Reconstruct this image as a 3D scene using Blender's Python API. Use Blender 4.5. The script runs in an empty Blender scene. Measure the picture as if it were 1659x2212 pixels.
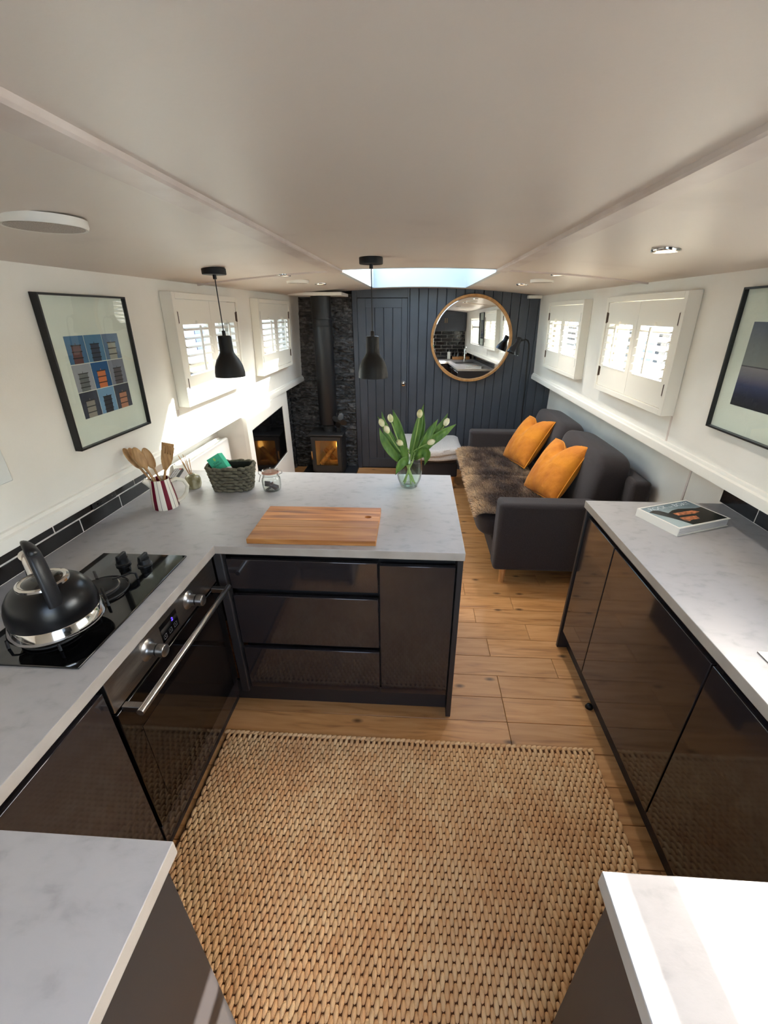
import bpy, bmesh, math, random
from mathutils import Vector, Matrix, Euler
random.seed(7)
S = bpy.context.scene
COL = S.collection
PI = math.pi

# ------------------------------------------------------------------ camera
def make_camera():
    zc, yaw, pitch, f, cx, cy = 1.7246, -0.0567, 0.4526, 900.97, 848.6, 1116.4
    cyw, syw = math.cos(yaw), math.sin(yaw)
    f0 = Vector((syw, cyw, 0)); r = Vector((cyw, -syw, 0)); u0 = Vector((0, 0, 1))
    fw = f0*math.cos(pitch) - u0*math.sin(pitch)
    up = u0*math.cos(pitch) + f0*math.sin(pitch)
    cd = bpy.data.cameras.new('camera')
    cam = bpy.data.objects.new('camera', cd); COL.objects.link(cam)
    m = Matrix((r, up, -fw)).transposed().to_4x4()
    m.translation = (0, 0, zc)
    cam.matrix_world = m
    cd.sensor_fit = 'HORIZONTAL'; cd.sensor_width = 36
    cd.lens = f/1659*36
    cd.shift_x = -(cx-829.5)/1659
    cd.shift_y = (cy-1106)/1659
    cd.clip_start = 0.02
    S.camera = cam
make_camera()

# ------------------------------------------------------------------ sky, sun, exposure
SUN_DIR = Vector((-1.36, -0.78, -1.0)).normalized()
def make_sky():
    w = bpy.data.worlds.new('sky'); S.world = w; w.use_nodes = True
    nt = w.node_tree; bg = nt.nodes['Background']
    sky = nt.nodes.new('ShaderNodeTexSky'); sky.sky_type = 'NISHITA'
    sky.sun_disc = False
    sky.sun_elevation = math.asin(-SUN_DIR.z)
    sky.sun_rotation = math.atan2(-SUN_DIR.x, -SUN_DIR.y)
    sky.air_density = 1.0; sky.dust_density = 2.5; sky.ozone_density = 1.0
    hs = nt.nodes.new('ShaderNodeHueSaturation'); hs.inputs['Saturation'].default_value = .75
    nt.links.new(sky.outputs[0], hs.inputs['Color']); nt.links.new(hs.outputs[0], bg.inputs[0]); bg.inputs[1].default_value = 0.75
    sd = bpy.data.lights.new('sun', 'SUN'); so = bpy.data.objects.new('sun', sd); COL.objects.link(so)
    sd.energy = 14.0; sd.angle = math.radians(0.53); sd.color = (1.0, 0.96, 0.90)
    so.rotation_euler = SUN_DIR.to_track_quat('-Z', 'Y').to_euler()
    so.location = (6, 4, 6)
make_sky()
vs = S.view_settings
vs.view_transform = 'Standard'; vs.look = 'None'; vs.gamma = 1.0; vs.use_curve_mapping = False
vs.exposure = 1.58
S.cycles.max_bounces = 8; S.cycles.diffuse_bounces = 5; S.cycles.glossy_bounces = 4
S.cycles.use_adaptive_sampling = True; S.cycles.adaptive_threshold = 0.045
S.cycles.transmission_bounces = 6; S.cycles.transparent_max_bounces = 16
S.cycles.sample_clamp_indirect = 10.0; S.cycles.blur_glossy = 0.1

# ------------------------------------------------------------------ materials
def lin(c):
    return tuple(((v/255)/12.92 if v/255 <= .04045 else ((v/255+.055)/1.055)**2.4) for v in c) + (1.0,)
def base(name):
    m = bpy.data.materials.new(name); m.use_nodes = True
    nt = m.node_tree; return m, nt, nt.nodes['Principled BSDF']
def mat(name, rgb, rough=.5, metal=0.0, spec=.5, coat=0.0, emit=None, estr=0.0, sheen=0.0):
    m, nt, b = base(name)
    b.inputs['Base Color'].default_value = lin(rgb)
    b.inputs['Roughness'].default_value = rough
    b.inputs['Metallic'].default_value = metal
    b.inputs['Specular IOR Level'].default_value = spec
    if coat:
        b.inputs['Coat Weight'].default_value = coat; b.inputs['Coat Roughness'].default_value = .04
    if sheen:
        b.inputs['Sheen Weight'].default_value = sheen; b.inputs['Sheen Roughness'].default_value = .4
    if emit:
        b.inputs['Emission Color'].default_value = lin(emit); b.inputs['Emission Strength'].default_value = estr
    return m
def N(nt, t, **k):
    n = nt.nodes.new(t)
    for a, v in k.items(): setattr(n, a, v)
    return n
def noisy(name, cols, scale=5, detail=5, rough=.5, stretch=(1, 1, 1), bump=0.0, bscale=None, coords='pos', metal=0,
          rand=0.0, lo=.35, hi=.65, spec=.5, sheen=0.0, dist=0.0, rrange=None, coat=0.0, bdist=.01):
    """Principled with a noise colour ramp; coords: world position or object space; rand: per-object shift"""
    m, nt, b = base(name)
    if coords == 'pos': src = N(nt, 'ShaderNodeNewGeometry').outputs['Position']
    else: src = N(nt, 'ShaderNodeTexCoord').outputs['Object']
    oi = N(nt, 'ShaderNodeObjectInfo')
    mp = N(nt, 'ShaderNodeMapping'); mp.inputs['Scale'].default_value = stretch
    nt.links.new(src, mp.inputs['Vector'])
    vec = mp.outputs['Vector']
    if rand:
        ad = N(nt, 'ShaderNodeVectorMath', operation='MULTIPLY_ADD')
        cb = N(nt, 'ShaderNodeCombineXYZ')
        for i in range(3): nt.links.new(oi.outputs['Random'], cb.inputs[i])
        nt.links.new(cb.outputs[0], ad.inputs[0]); ad.inputs[1].default_value = (37, 53, 29)
        nt.links.new(vec, ad.inputs[2]); vec = ad.outputs[0]
    nz = N(nt, 'ShaderNodeTexNoise'); nz.inputs['Scale'].default_value = scale; nz.inputs['Detail'].default_value = detail
    nz.inputs['Distortion'].default_value = dist
    nt.links.new(vec, nz.inputs['Vector'])
    rp = N(nt, 'ShaderNodeValToRGB'); el = rp.color_ramp.elements
    n = len(cols)
    el[0].position = lo; el[0].color = lin(cols[0]); el[1].position = hi; el[1].color = lin(cols[-1])
    for i in range(1, n-1):
        e = el.new(lo+(hi-lo)*i/(n-1)); e.color = lin(cols[i])
    nt.links.new(nz.outputs['Fac'], rp.inputs['Fac'])
    col = rp.outputs['Color']
    if rand:
        hs = N(nt, 'ShaderNodeHueSaturation')
        mr = N(nt, 'ShaderNodeMapRange'); mr.inputs['To Min'].default_value = 1-rand; mr.inputs['To Max'].default_value = 1+rand
        nt.links.new(oi.outputs['Random'], mr.inputs['Value'])
        nt.links.new(mr.outputs[0], hs.inputs['Value']); nt.links.new(col, hs.inputs['Color']); col = hs.outputs['Color']
    nt.links.new(col, b.inputs['Base Color'])
    b.inputs['Roughness'].default_value = rough; b.inputs['Metallic'].default_value = metal
    b.inputs['Specular IOR Level'].default_value = spec
    if coat: b.inputs['Coat Weight'].default_value = coat; b.inputs['Coat Roughness'].default_value = .05
    if sheen: b.inputs['Sheen Weight'].default_value = sheen
    if rrange:
        mr = N(nt, 'ShaderNodeMapRange'); mr.inputs['To Min'].default_value = rrange[0]; mr.inputs['To Max'].default_value = rrange[1]
        nt.links.new(nz.outputs['Fac'], mr.inputs['Value']); nt.links.new(mr.outputs[0], b.inputs['Roughness'])
    if bump:
        bn = N(nt, 'ShaderNodeBump'); bn.inputs['Strength'].default_value = bump; bn.inputs['Distance'].default_value = bdist
        if bscale:
            n2 = N(nt, 'ShaderNodeTexNoise'); n2.inputs['Scale'].default_value = bscale; n2.inputs['Detail'].default_value = 3
            nt.links.new(vec, n2.inputs['Vector']); nt.links.new(n2.outputs['Fac'], bn.inputs['Height'])
        else: nt.links.new(nz.outputs['Fac'], bn.inputs['Height'])
        nt.links.new(bn.outputs[0], b.inputs['Normal'])
    return m
def glassy(name, tint=(1, 1, 1), refl=1.0, rough=0.0, body=0.0, ior=1.45, edge=0.0):
    """thin glazing: transparent with Fresnel reflection"""
    m = bpy.data.materials.new(name); m.use_nodes = True; nt = m.node_tree
    nt.nodes.remove(nt.nodes['Principled BSDF']); out = nt.nodes['Material Output']
    tr = N(nt, 'ShaderNodeBsdfTransparent'); tr.inputs[0].default_value = tuple(tint)+(1,)
    if edge:                      # longer path through the glass at grazing angles
        lw = N(nt, 'ShaderNodeLayerWeight'); lw.inputs['Blend'].default_value = .35
        er = N(nt, 'ShaderNodeValToRGB'); er.color_ramp.elements[0].position = .35; er.color_ramp.elements[0].color = tuple(tint)+(1,)
        er.color_ramp.elements[1].position = 1; er.color_ramp.elements[1].color = tuple(v_*(1-edge) for v_ in tint)+(1,)
        nt.links.new(lw.outputs['Facing'], er.inputs['Fac']); nt.links.new(er.outputs['Color'], tr.inputs[0])
    gl = N(nt, 'ShaderNodeBsdfGlossy'); gl.inputs['Roughness'].default_value = rough
    fr = N(nt, 'ShaderNodeFresnel'); fr.inputs['IOR'].default_value = ior
    mu = N(nt, 'ShaderNodeMath', operation='MULTIPLY_ADD'); mu.inputs[1].default_value = refl; mu.inputs[2].default_value = body
    ge = N(nt, 'ShaderNodeNewGeometry'); fb = N(nt, 'ShaderNodeMath', operation='SUBTRACT'); fb.inputs[0].default_value = 1.0
    nt.links.new(ge.outputs['Backfacing'], fb.inputs[1])
    ff = N(nt, 'ShaderNodeMath', operation='MULTIPLY'); nt.links.new(fr.outputs[0], ff.inputs[0]); nt.links.new(fb.outputs[0], ff.inputs[1])
    nt.links.new(ff.outputs[0], mu.inputs[0])
    mx = N(nt, 'ShaderNodeMixShader')
    nt.links.new(mu.outputs[0], mx.inputs[0]); nt.links.new(tr.outputs[0], mx.inputs[1]); nt.links.new(gl.outputs[0], mx.inputs[2])
    nt.links.new(mx.outputs[0], out.inputs['Surface'])
    return m

M = {}
M['wall'] = noisy('wall_paint', [(226, 221, 211), (232, 228, 219)], 3, 3, .55, bump=.08, bscale=160, bdist=.004)
M['ceil'] = noisy('ceiling_paint', [(206, 195, 184), (219, 208, 197), (221, 211, 200)], 1.6, 6, .42, lo=.28, hi=.5, bump=.05, bscale=120, bdist=.004)
M['trim'] = noisy('trim_paint', [(205, 190, 180), (222, 211, 203)], 6, 5, .4)
M['white'] = mat('white_satin_paint', (236, 232, 222), .38)
M['shaft'] = mat('skylight_pale_paint', (200, 206, 207), .5)
M['shutter'] = mat('shutter_white_paint', (234, 229, 217), .36)
M['hinge'] = mat('dark_bronze_hinge', (96, 78, 66), .35, .8)
M['navy'] = noisy('slate_blue_paint', [(62, 66, 73), (69, 73, 81)], 4, 4, .42, rand=.06)
M['slate'] = noisy('split_slate', [(42, 42, 42), (68, 67, 66), (98, 96, 94)], 22, 6, .62, rand=.45, bump=.9, bscale=45, stretch=(1, 1, 1.6), bdist=.012)
M['slateback'] = mat('slate_joint', (16, 16, 16), .9)
M['tile'] = noisy('black_gloss_tile', [(20, 19, 19), (36, 33, 32)], 18, 5, .13, bump=.12, bscale=25, rand=.25)
M['grout'] = mat('pale_grout', (206, 200, 192), .85)
M['worktop'] = noisy('concrete_laminate', [(160, 157, 156), (172, 169, 168), (176, 173, 172)], 26, 10, .42, lo=.30, hi=.55, dist=.25, stretch=(.8, 1.25, 1), rrange=(.36, .5), bump=.05, bscale=220, bdist=.003)
M['edge'] = noisy('laminate_edge', [(168, 158, 146), (182, 173, 162)], 9, 5, .5)
M['gloss'] = mat('graphite_gloss', (45, 40, 41), .085, spec=.6, coat=.4)
M['matt'] = mat('graphite_matt', (47, 44, 44), .42)
M['rail'] = mat('dark_handle_rail', (34, 33, 34), .35)
M['plinth'] = mat('plinth_graphite', (46, 42, 42), .4)
M['steel'] = noisy('brushed_steel', [(150, 145, 140), (172, 168, 163)], 30, 3, .3, stretch=(60, 1, 60), metal=1, rrange=(.24, .4))
M['chrome'] = mat('polished_chrome', (215, 212, 208), .08, 1)
M['blackglass'] = mat('black_glass', (9, 9, 10), .04, spec=.7)
M['ovenglass'] = mat('oven_glass', (15, 12, 11), .05, spec=.6)
M['black'] = mat('black_plastic', (20, 20, 21), .38)
M['blackmatt'] = mat('black_matt_metal', (22, 21, 21), .55, spec=.35)
M['iron'] = mat('cast_iron', (24, 24, 25), .5)
M['oak'] = noisy('oak_plank', [(150, 98, 54), (194, 138, 82), (206, 152, 98)], 3.0, 9, .42, stretch=(1.1, 11, 11), rand=.11, lo=.26, hi=.62, dist=.8, bump=.08, bdist=.004, rrange=(.36, .52))
def knots(m):
    nt = m.node_tree; b = nt.nodes['Principled BSDF']; src = b.inputs['Base Color'].links[0].from_socket
    ge = N(nt, 'ShaderNodeNewGeometry'); mp = N(nt, 'ShaderNodeMapping'); mp.inputs['Scale'].default_value = (1.5, 3.2, 1); mp.inputs['Location'].default_value = (.37, .2, 0)
    nt.links.new(ge.outputs['Position'], mp.inputs['Vector'])
    vo = N(nt, 'ShaderNodeTexVoronoi', voronoi_dimensions='2D'); vo.inputs['Scale'].default_value = 1.5; nt.links.new(mp.outputs[0], vo.inputs['Vector'])
    rp = N(nt, 'ShaderNodeValToRGB'); rp.color_ramp.elements[0].position = .018; rp.color_ramp.elements[0].color = (.10, .07, .05, 1); rp.color_ramp.elements[1].position = .075; rp.color_ramp.elements[1].color = (1, 1, 1, 1)
    nt.links.new(vo.outputs['Distance'], rp.inputs['Fac'])
    mx = N(nt, 'ShaderNodeMix', data_type='RGBA', blend_type='MULTIPLY'); mx.inputs['Factor'].default_value = .85
    nt.links.new(src, mx.inputs['A']); nt.links.new(rp.outputs['Color'], mx.inputs['B']); nt.links.new(mx.outputs['Result'], b.inputs['Base Color'])
knots(M['oak'])
M['oakgap'] = mat('floor_joint', (52, 34, 20), .9)
M['legwood'] = noisy('beech_leg', [(196, 140, 82), (214, 160, 102)], 20, 4, .45, stretch=(4, 4, .5))
M['framewood'] = noisy('mirror_frame_wood', [(158, 108, 56), (186, 134, 76)], 30, 4, .4)
M['bamboo'] = noisy('bamboo', [(160, 118, 72), (196, 154, 104)], 24, 5, .5, stretch=(3, 3, .4), coords='obj')
M['acacia'] = noisy('acacia_board', [(122, 66, 26), (184, 116, 56), (212, 148, 84)], 2.4, 7, .40, stretch=(1.0, 13, 8), lo=.28, hi=.62, dist=.6, rand=.24, bump=.05, bdist=.003)
M['sofa'] = noisy('sofa_weave', [(41, 34, 34), (52, 44, 44)], 260, 3, .9, bump=.35, bscale=420, sheen=.12, bdist=.004)
M['sofadark'] = mat('sofa_base_fabric', (36, 30, 30), .9, sheen=.1)
M['velvet'] = noisy('mustard_velvet', [(186, 104, 2), (212, 130, 6)], 7, 4, .78, sheen=.08, coords='obj', bump=.55, bscale=11, bdist=.02)
M['piping'] = mat('mustard_piping', (208, 132, 18), .6, sheen=.1)
M['furbase'] = noisy('fur_base', [(62, 46, 38), (110, 86, 66)], 9, 5, .95)
M['throw'] = noisy('grey_woven_throw', [(178, 172, 167), (200, 195, 190)], 120, 3, .95, bump=.4, bscale=200, sheen=.4, bdist=.004)
M['glass'] = glassy('clear_glass', (.965, .98, .97), 1.6, 0.0, .012, 1.45, .55)
M['pane'] = glassy('window_glass', (.97, .985, .98), .7)
M['picglass'] = glassy('picture_glass', (.98, .99, .98), 1.1, .01, .02)
M['water'] = glassy('vase_water', (.9, .95, .9), .8, 0, .02, 1.33)
M['mirror'] = mat('mirror_silver', (242, 244, 243), .0, 1)
M['mount'] = mat('mount_board', (222, 226, 216), .8)
M['green'] = noisy('tulip_leaf', [(70, 108, 38), (112, 146, 62)], 14, 4, .45, stretch=(3, 3, .6), spec=.4)
M['stem'] = mat('tulip_stem', (150, 178, 96), .5)
M['petal'] = noisy('tulip_petal', [(216, 208, 150), (240, 236, 205)], 30, 3, .55)
M['screen'] = mat('tv_screen', (7, 7, 8), .05, spec=.6)
M['brass'] = mat('brushed_brass', (210, 176, 128), .3, 1)
M['socket'] = mat('black_socket', (28, 28, 28), .3)
M['plate'] = mat('white_plate', (214, 216, 212), .3)
M['rad'] = mat('radiator_enamel', (240, 238, 234), .3)

# ------------------------------------------------------------------ mesh helpers
ORIGIN = {}
class MB:
    def __init__(s, xf=None): s.v = []; s.f = []; s.xf = xf; s.mi = []; s.cur = 0; s.vc = None
    def add(s, vs_, fs):
        o = len(s.v)
        if s.xf: vs_ = [s.xf(Vector(p)) for p in vs_]
        s.v += [tuple(p) for p in vs_]
        s.f += [tuple(i+o for i in f) for f in fs]; s.mi += [s.cur]*len(fs)
        return s
    def box(s, x0, x1, y0, y1, z0, z1, m=None):
        v = [(x, y, z) for x in (x0, x1) for y in (y0, y1) for z in (z0, z1)]
        if m is not None: v = [m @ Vector(p) for p in v]
        return s.add(v, [(0, 1, 3, 2), (4, 6, 7, 5), (0, 4, 5, 1), (2, 3, 7, 6), (0, 2, 6, 4), (1, 5, 7, 3)])
    def prism(s, poly, h0, h1, fn):
        n = len(poly); v = [fn(a, b, h0) for a, b in poly] + [fn(a, b, h1) for a, b in poly]
        fs = [tuple(range(n))[::-1], tuple(range(n, 2*n))] + [(i, (i+1) % n, n+(i+1) % n, n+i) for i in range(n)]
        return s.add(v, fs)
    def lathe(s, prof, n=32, c=(0, 0, 0), m=None, closed=False, sx=1, sy=1):
        v = []; fs = []; k = len(prof)
        for r, z in prof:
            for j in range(n):
                a = 2*PI*j/n; p = Vector((r*math.cos(a)*sx, r*math.sin(a)*sy, z))
                if m is not None: p = m @ p
                v.append(p + Vector(c))
        for i in range(k-1 if not closed else k):
            i2 = (i+1) % k
            for j in range(n): fs.append((i*n+j, i*n+(j+1) % n, i2*n+(j+1) % n, i2*n+j))
        if not closed:
            if prof[0][0] > 1e-6: fs.append(tuple(range(n))[::-1])
            if prof[-1][0] > 1e-6: fs.append(tuple(range((k-1)*n, k*n)))
        return s.add(v, fs)
    def tube(s, pts, r, n=10, closed=False, flat=None):
        pts = [Vector(p) for p in pts]; k = len(pts); v = []; fs = []
        rs = r if isinstance(r, (list, tuple)) else [r]*k
        up = None
        for i, p in enumerate(pts):
            if closed: t = pts[(i+1) % k]-pts[i-1]
            else: t = pts[min(i+1, k-1)]-pts[max(i-1, 0)]
            t.normalize()
            if up is None:
                up = Vector((0, 0, 1)) if abs(t.z) < .9 else Vector((1, 0, 0))
            a = t.cross(up); a.normalize(); up = a.cross(t); up.normalize()
            for j in range(n):
                an = 2*PI*j/n; ka, kb = (1, 1) if flat is None else flat
                v.append(p + a*math.cos(an)*rs[i]*ka + up*math.sin(an)*rs[i]*kb)
        for i in range(k if closed else k-1):
            i2 = (i+1) % k
            for j in range(n): fs.append((i*n+j, i*n+(j+1) % n, i2*n+(j+1) % n, i2*n+j))
        if not closed: fs += [tuple(range(n))[::-1], tuple(range((k-1)*n, k*n))]
        return s.add(v, fs)
    def ell(s, c, r, n=12, k=8, m=None):
        v = []; fs = []
        for i in range(k+1):
            th = PI*i/k
            for j in range(n):
                a = 2*PI*j/n
                p = Vector((r[0]*math.sin(th)*math.cos(a), r[1]*math.sin(th)*math.sin(a), -r[2]*math.cos(th)))
                if m is not None: p = m @ p
                v.append(p+Vector(c))
        for i in range(k):
            for j in range(n): fs.append((i*n+j, i*n+(j+1) % n, (i+1)*n+(j+1) % n, (i+1)*n+j))
        return s.add(v, fs)
    def grid(s, nu, nv, fn):
        v = [fn(i/nu, j/nv) for j in range(nv+1) for i in range(nu+1)]
        fs = [(j*(nu+1)+i, j*(nu+1)+i+1, (j+1)*(nu+1)+i+1, (j+1)*(nu+1)+i) for j in range(nv) for i in range(nu)]
        return s.add(v, fs)
    def mesh(s, name, mats, smooth=None, shift=(0, 0, 0), merge=True):
        me = bpy.data.meshes.new(name)
        sh = Vector(shift)
        me.from_pydata([tuple(Vector(p)-sh) for p in s.v], [], s.f)
        for m in (mats if isinstance(mats, (list, tuple)) else [mats]): me.materials.append(m)
        if any(s.mi): me.polygons.foreach_set('material_index', s.mi)
        bm = bmesh.new(); bm.from_mesh(me)
        if merge: bmesh.ops.remove_doubles(bm, verts=bm.verts, dist=1e-6)
        bmesh.ops.recalc_face_normals(bm, faces=bm.faces)
        bm.to_mesh(me); bm.free()
        if smooth is not None:
            me.shade_smooth()
            if smooth < 179: me.set_sharp_from_angle(angle=math.radians(smooth))
        return me
    def build(s, name, mats, parent=None, smooth=None, bevel=0, seg=2, label=None, cat=None, group=None, kind=None, local=False, merge=True):
        if parent is not None: shift = ORIGIN[parent.name]
        elif local: shift = (0, 0, 0)
        else:
            xs = [p[0] for p in s.v]; ys = [p[1] for p in s.v]; zs = [p[2] for p in s.v]
            shift = ((min(xs)+max(xs))/2, (min(ys)+max(ys))/2, min(zs))
        me = s.mesh(name, mats, smooth, shift, merge)
        o = bpy.data.objects.new(name, me); COL.objects.link(o)
        if parent is not None: o.parent = parent; ORIGIN[o.name] = shift
        else: o.location = shift; ORIGIN[o.name] = shift
        if bevel:
            b = o.modifiers.new('bevel', 'BEVEL'); b.width = bevel; b.segments = seg; b.limit_method = 'ANGLE'; b.angle_limit = math.radians(40)
            b.harden_normals = False
            if smooth is None: me.shade_smooth(); me.set_sharp_from_angle(angle=math.radians(35))
        tag(o, label, cat, group, kind)
        return o
def tag(o, label=None, cat=None, group=None, kind=None):
    if label: o['label'] = label
    if cat: o['category'] = cat
    if group: o['group'] = group
    if kind: o['kind'] = kind
    return o
def thing(name, loc=(0, 0, 0), label=None, cat=None, group=None, kind=None, local=False):
    o = bpy.data.objects.new(name, None); COL.objects.link(o); o.location = loc
    o.empty_display_size = .05
    ORIGIN[o.name] = (0, 0, 0) if local else tuple(loc)
    return tag(o, label, cat, group, kind)
def bx(name, m, parent, x0, x1, y0, y1, z0, z1, bevel=0, **k):
    return MB().box(x0, x1, y0, y1, z0, z1).build(name, m, parent, bevel=bevel, **k)
def copy_tree(o, parent=None):
    c = o.copy(); COL.objects.link(c); c.parent = parent
    for ch in list(o.children): copy_tree(ch, c)
    return c
def rot(axis, a, c=(0, 0, 0)):
    return Matrix.Translation(c) @ Matrix.Rotation(a, 4, axis) @ Matrix.Translation(-Vector(c))
def text_mesh(s, size, name, m, parent, mw, ext=.0004, align='CENTER', spacing=1.0):
    cu = bpy.data.curves.new(name, 'FONT'); cu.body = s; cu.size = size; cu.align_x = align; cu.extrude = ext; cu.space_character = spacing
    t = bpy.data.objects.new(name, cu); COL.objects.link(t)
    dg = bpy.context.evaluated_depsgraph_get(); dg.update()
    me = bpy.data.meshes.new_from_object(t.evaluated_get(dg)); bpy.data.objects.remove(t)
    me.transform(Matrix.Translation(-Vector(ORIGIN[parent.name])) @ mw)
    me.materials.clear(); me.materials.append(m); me.name = name
    o = bpy.data.objects.new(name, me); COL.objects.link(o); o.parent = parent
    return o

# ------------------------------------------------------------------ the room shell
LEAN = .045
def xL(z): return -1.322+LEAN*(z-1.1)
def xR(z): return 1.283-LEAN*(z-1.1)
YF, YB = 4.93, -.50           # far bulkhead, near bulkhead
def zceil(x, y): return 1.862+.0055*y+.078*(1-((x+.02)/1.29)**2)
HT = .91                       # worktop height

# floor: planks laid across the boat
floor = thing('floor', (0, 2.2, -.02), kind='structure', label='oak plank floor laid across the boat')
bx('subfloor', M['oakgap'], floor, -1.52, 1.52, YB-.02, YF+.05, -.05, -.006)
def plank(x0, x1, y0, y1):
    g = .0009; c = .0016
    b = MB(); v = [(x0+g, y0+g, -.006), (x1-g, y0+g, -.006), (x1-g, y1-g, -.006), (x0+g, y1-g, -.006),
                   (x0+g, y0+g, -c), (x1-g, y0+g, -c), (x1-g, y1-g, -c), (x0+g, y1-g, -c),
                   (x0+g+c, y0+g+c, 0), (x1-g-c, y0+g+c, 0), (x1-g-c, y1-g-c, 0), (x0+g+c, y1-g-c, 0)]
    b.add(v, [(0, 1, 5, 4), (1, 2, 6, 5), (2, 3, 7, 6), (3, 0, 4, 7), (4, 5, 9, 8), (5, 6, 10, 9), (6, 7, 11, 10), (7, 4, 8, 11), (8, 9, 10, 11)])
    b.build('plank', M['oak'], floor)
rng = random.Random(11)
y = 1.649-.14*16
fixed = {1.229: [.46], 1.369: [.46], 1.509: [.46], 1.649: [-.3, .78], 1.789: [-.6, .445], 1.929: [-.15, .70],
         2.069: [.40], 2.209: [-.5, .66], 2.349: [.36, 1.2], 2.489: [-.1, .9]}
while y < YF:
    y1 = min(y+.14, YF)
    ya = max(y, YB)
    js = None
    for k, v in fixed.items():
        if abs(k-y) < .01: js = [a for a in v]
    if js is None:
        js = [-1.5+rng.uniform(.35, 1.0)]
        while js[-1]+.95 < 1.2: js.append(js[-1]+rng.uniform(.8, 1.25))
    xs = [-1.5]+js+[1.5]
    if y1-ya > .02:
        for a, b in zip(xs, xs[1:]): plank(a, b, ya, y1)
    y += .14

# ceiling: cambered lining with skylight opening and a hatch over the steps
SK = (-.455, .445, 2.69, 4.66)
def ceiling():
    c = thing('ceiling', (0, 2.2, 1.95), kind='structure', label='cambered cream ceiling lining of the cabin')
    xs = [-1.42+2.84*i/40 for i in range(41)] + [SK[0], SK[1], -.40, .36]
    ys = [YB-.02+(YF+.04-YB)*i/24 for i in range(25)] + [SK[2], SK[3], -.3]
    xs = sorted(set(xs)); ys = sorted(set(ys))
    b = MB()
    idx = {}
    for i, x in enumerate(xs):
        for j, yy in enumerate(ys):
            idx[i, j, 0] = len(b.v); b.v.append((x, yy, zceil(x, yy)))
            idx[i, j, 1] = len(b.v); b.v.append((x, yy, zceil(x, yy)+.03))
    def solid(i, j):
        if i < 0 or j < 0 or i >= len(xs)-1 or j >= len(ys)-1: return False
        cx, cy = (xs[i]+xs[i+1])/2, (ys[j]+ys[j+1])/2
        if SK[0] < cx < SK[1] and SK[2] < cy < SK[3]: return False
        return True
    for i in range(len(xs)-1):
        for j in range(len(ys)-1):
            if not solid(i, j): continue
            b.f.append((idx[i, j, 0], idx[i+1, j, 0], idx[i+1, j+1, 0], idx[i, j+1, 0]))
            b.f.append((idx[i, j, 1], idx[i+1, j, 1], idx[i+1, j+1, 1], idx[i, j+1, 1]))
            for (di, dj, p, q) in ((-1, 0, (i, j), (i, j+1)), (1, 0, (i+1, j), (i+1, j+1)), (0, -1, (i, j), (i+1, j)), (0, 1, (i, j+1), (i+1, j+1))):
                if not solid(i+di, j+dj):
                    b.f.append((idx[p[0], p[1], 0], idx[q[0], q[1], 0], idx[q[0], q[1], 1], idx[p[0], p[1], 1]))
    b.mi = [0]*len(b.f)
    b.build('lining', M['ceil'], c, smooth=30)
ceiling()
def batten(name, x0, x1, y0, y1, th, label):
    b = MB(); n = 24
    along_y = (y1-y0) > (x1-x0)
    prof = [(0, -.002), (0, .7), (.06, 1), (.94, 1), (1, .7), (1, -.002)]   # (across, depth)
    rows = []
    for i in range(n+1):
        t = i/n
        for a, d in prof:
            if along_y: x = x0+(x1-x0)*a; yy = y0+(y1-y0)*t
            else: x = x0+(x1-x0)*t; yy = y0+(y1-y0)*a
            b.v.append((x, yy, zceil(x, yy)-th*d))
    k = len(prof)
    for i in range(n):
        for j in range(k-1): b.f.append((i*k+j, i*k+j+1, (i+1)*k+j+1, (i+1)*k+j))
    b.f.append(tuple(range(k))); b.f.append(tuple(range(n*k, n*k+k))[::-1])
    b.mi = [0]*len(b.f)
    b.build(name, M['trim'], None, smooth=30, kind='structure', label=label)
batten('trim_1', -.500, -.435, YB+.01, 2.70, .013, 'long pale batten on the ceiling above the hob side')
batten('trim_2', .418, .478, YB+.01, 2.70, .013, 'long pale batten on the ceiling above the book side')
batten('trim_3', -1.285, -.455, 2.685, 2.705, .008, 'thin cross batten on the ceiling by the corner pendant')
batten('trim_4', .445, 1.25, 2.685, 2.705, .008, 'thin cross batten on the ceiling above the sofa')

# skylight
def skylight():
    w = thing('window_5', (0, 3.67, 1.95), kind='structure', label='long rectangular skylight with white shaft in the ceiling')
    x0, x1, y0, y1 = SK; zt = 2.24
    zb = 1.925
    e = .003
    for xa, xb in ((x0-.03, x0+e), (x1-e, x1+.03)):          # long sides, lower edge following the ceiling
        n = 12; b = MB()
        lo = [(y0-.03+(y1-y0+.06)*i/n, zceil((xa+xb)/2, y0+(y1-y0)*i/n)-.001) for i in range(n+1)]
        b.prism(lo+[(y1+.03, zt), (y0-.03, zt)], xa, xb, lambda a, c_, h_: Vector((h_, a, c_))).build('shaft_side', M['shaft'], w)
    for ya, yb in ((y0-.03, y0+e), (y1-e, y1+.03)):          # cambered ends
        n = 16; b = MB()
        lo = [(x0+e+(x1-x0-2*e)*i/n, zceil(x0+(x1-x0)*i/n, (ya+yb)/2)-.001) for i in range(n+1)]
        b.prism(lo+[(x1-e, zt), (x0+e, zt)], ya, yb, lambda a, c_, h_: Vector((a, h_, c_))).build('shaft_end', M['shaft'], w)
    f = MB()
    f.box(x0-.05, x0+.012, y0-.05, y1+.05, zt, zt+.03); f.box(x1-.012, x1+.05, y0-.05, y1+.05, zt, zt+.03)
    f.box(x0+.012, x1-.012, y0-.05, y0+.012, zt, zt+.03); f.box(x0+.012, x1-.012, y1-.012, y1+.05, zt, zt+.03)
    f.build('frame', M['white'], w)
    bx('pane', glassy('skylight_glass', (.68, .74, .76), .7), w, x0+.012, x1-.012, y0+.012, y1-.012, zt+.012, zt+.016)
skylight()

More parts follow.
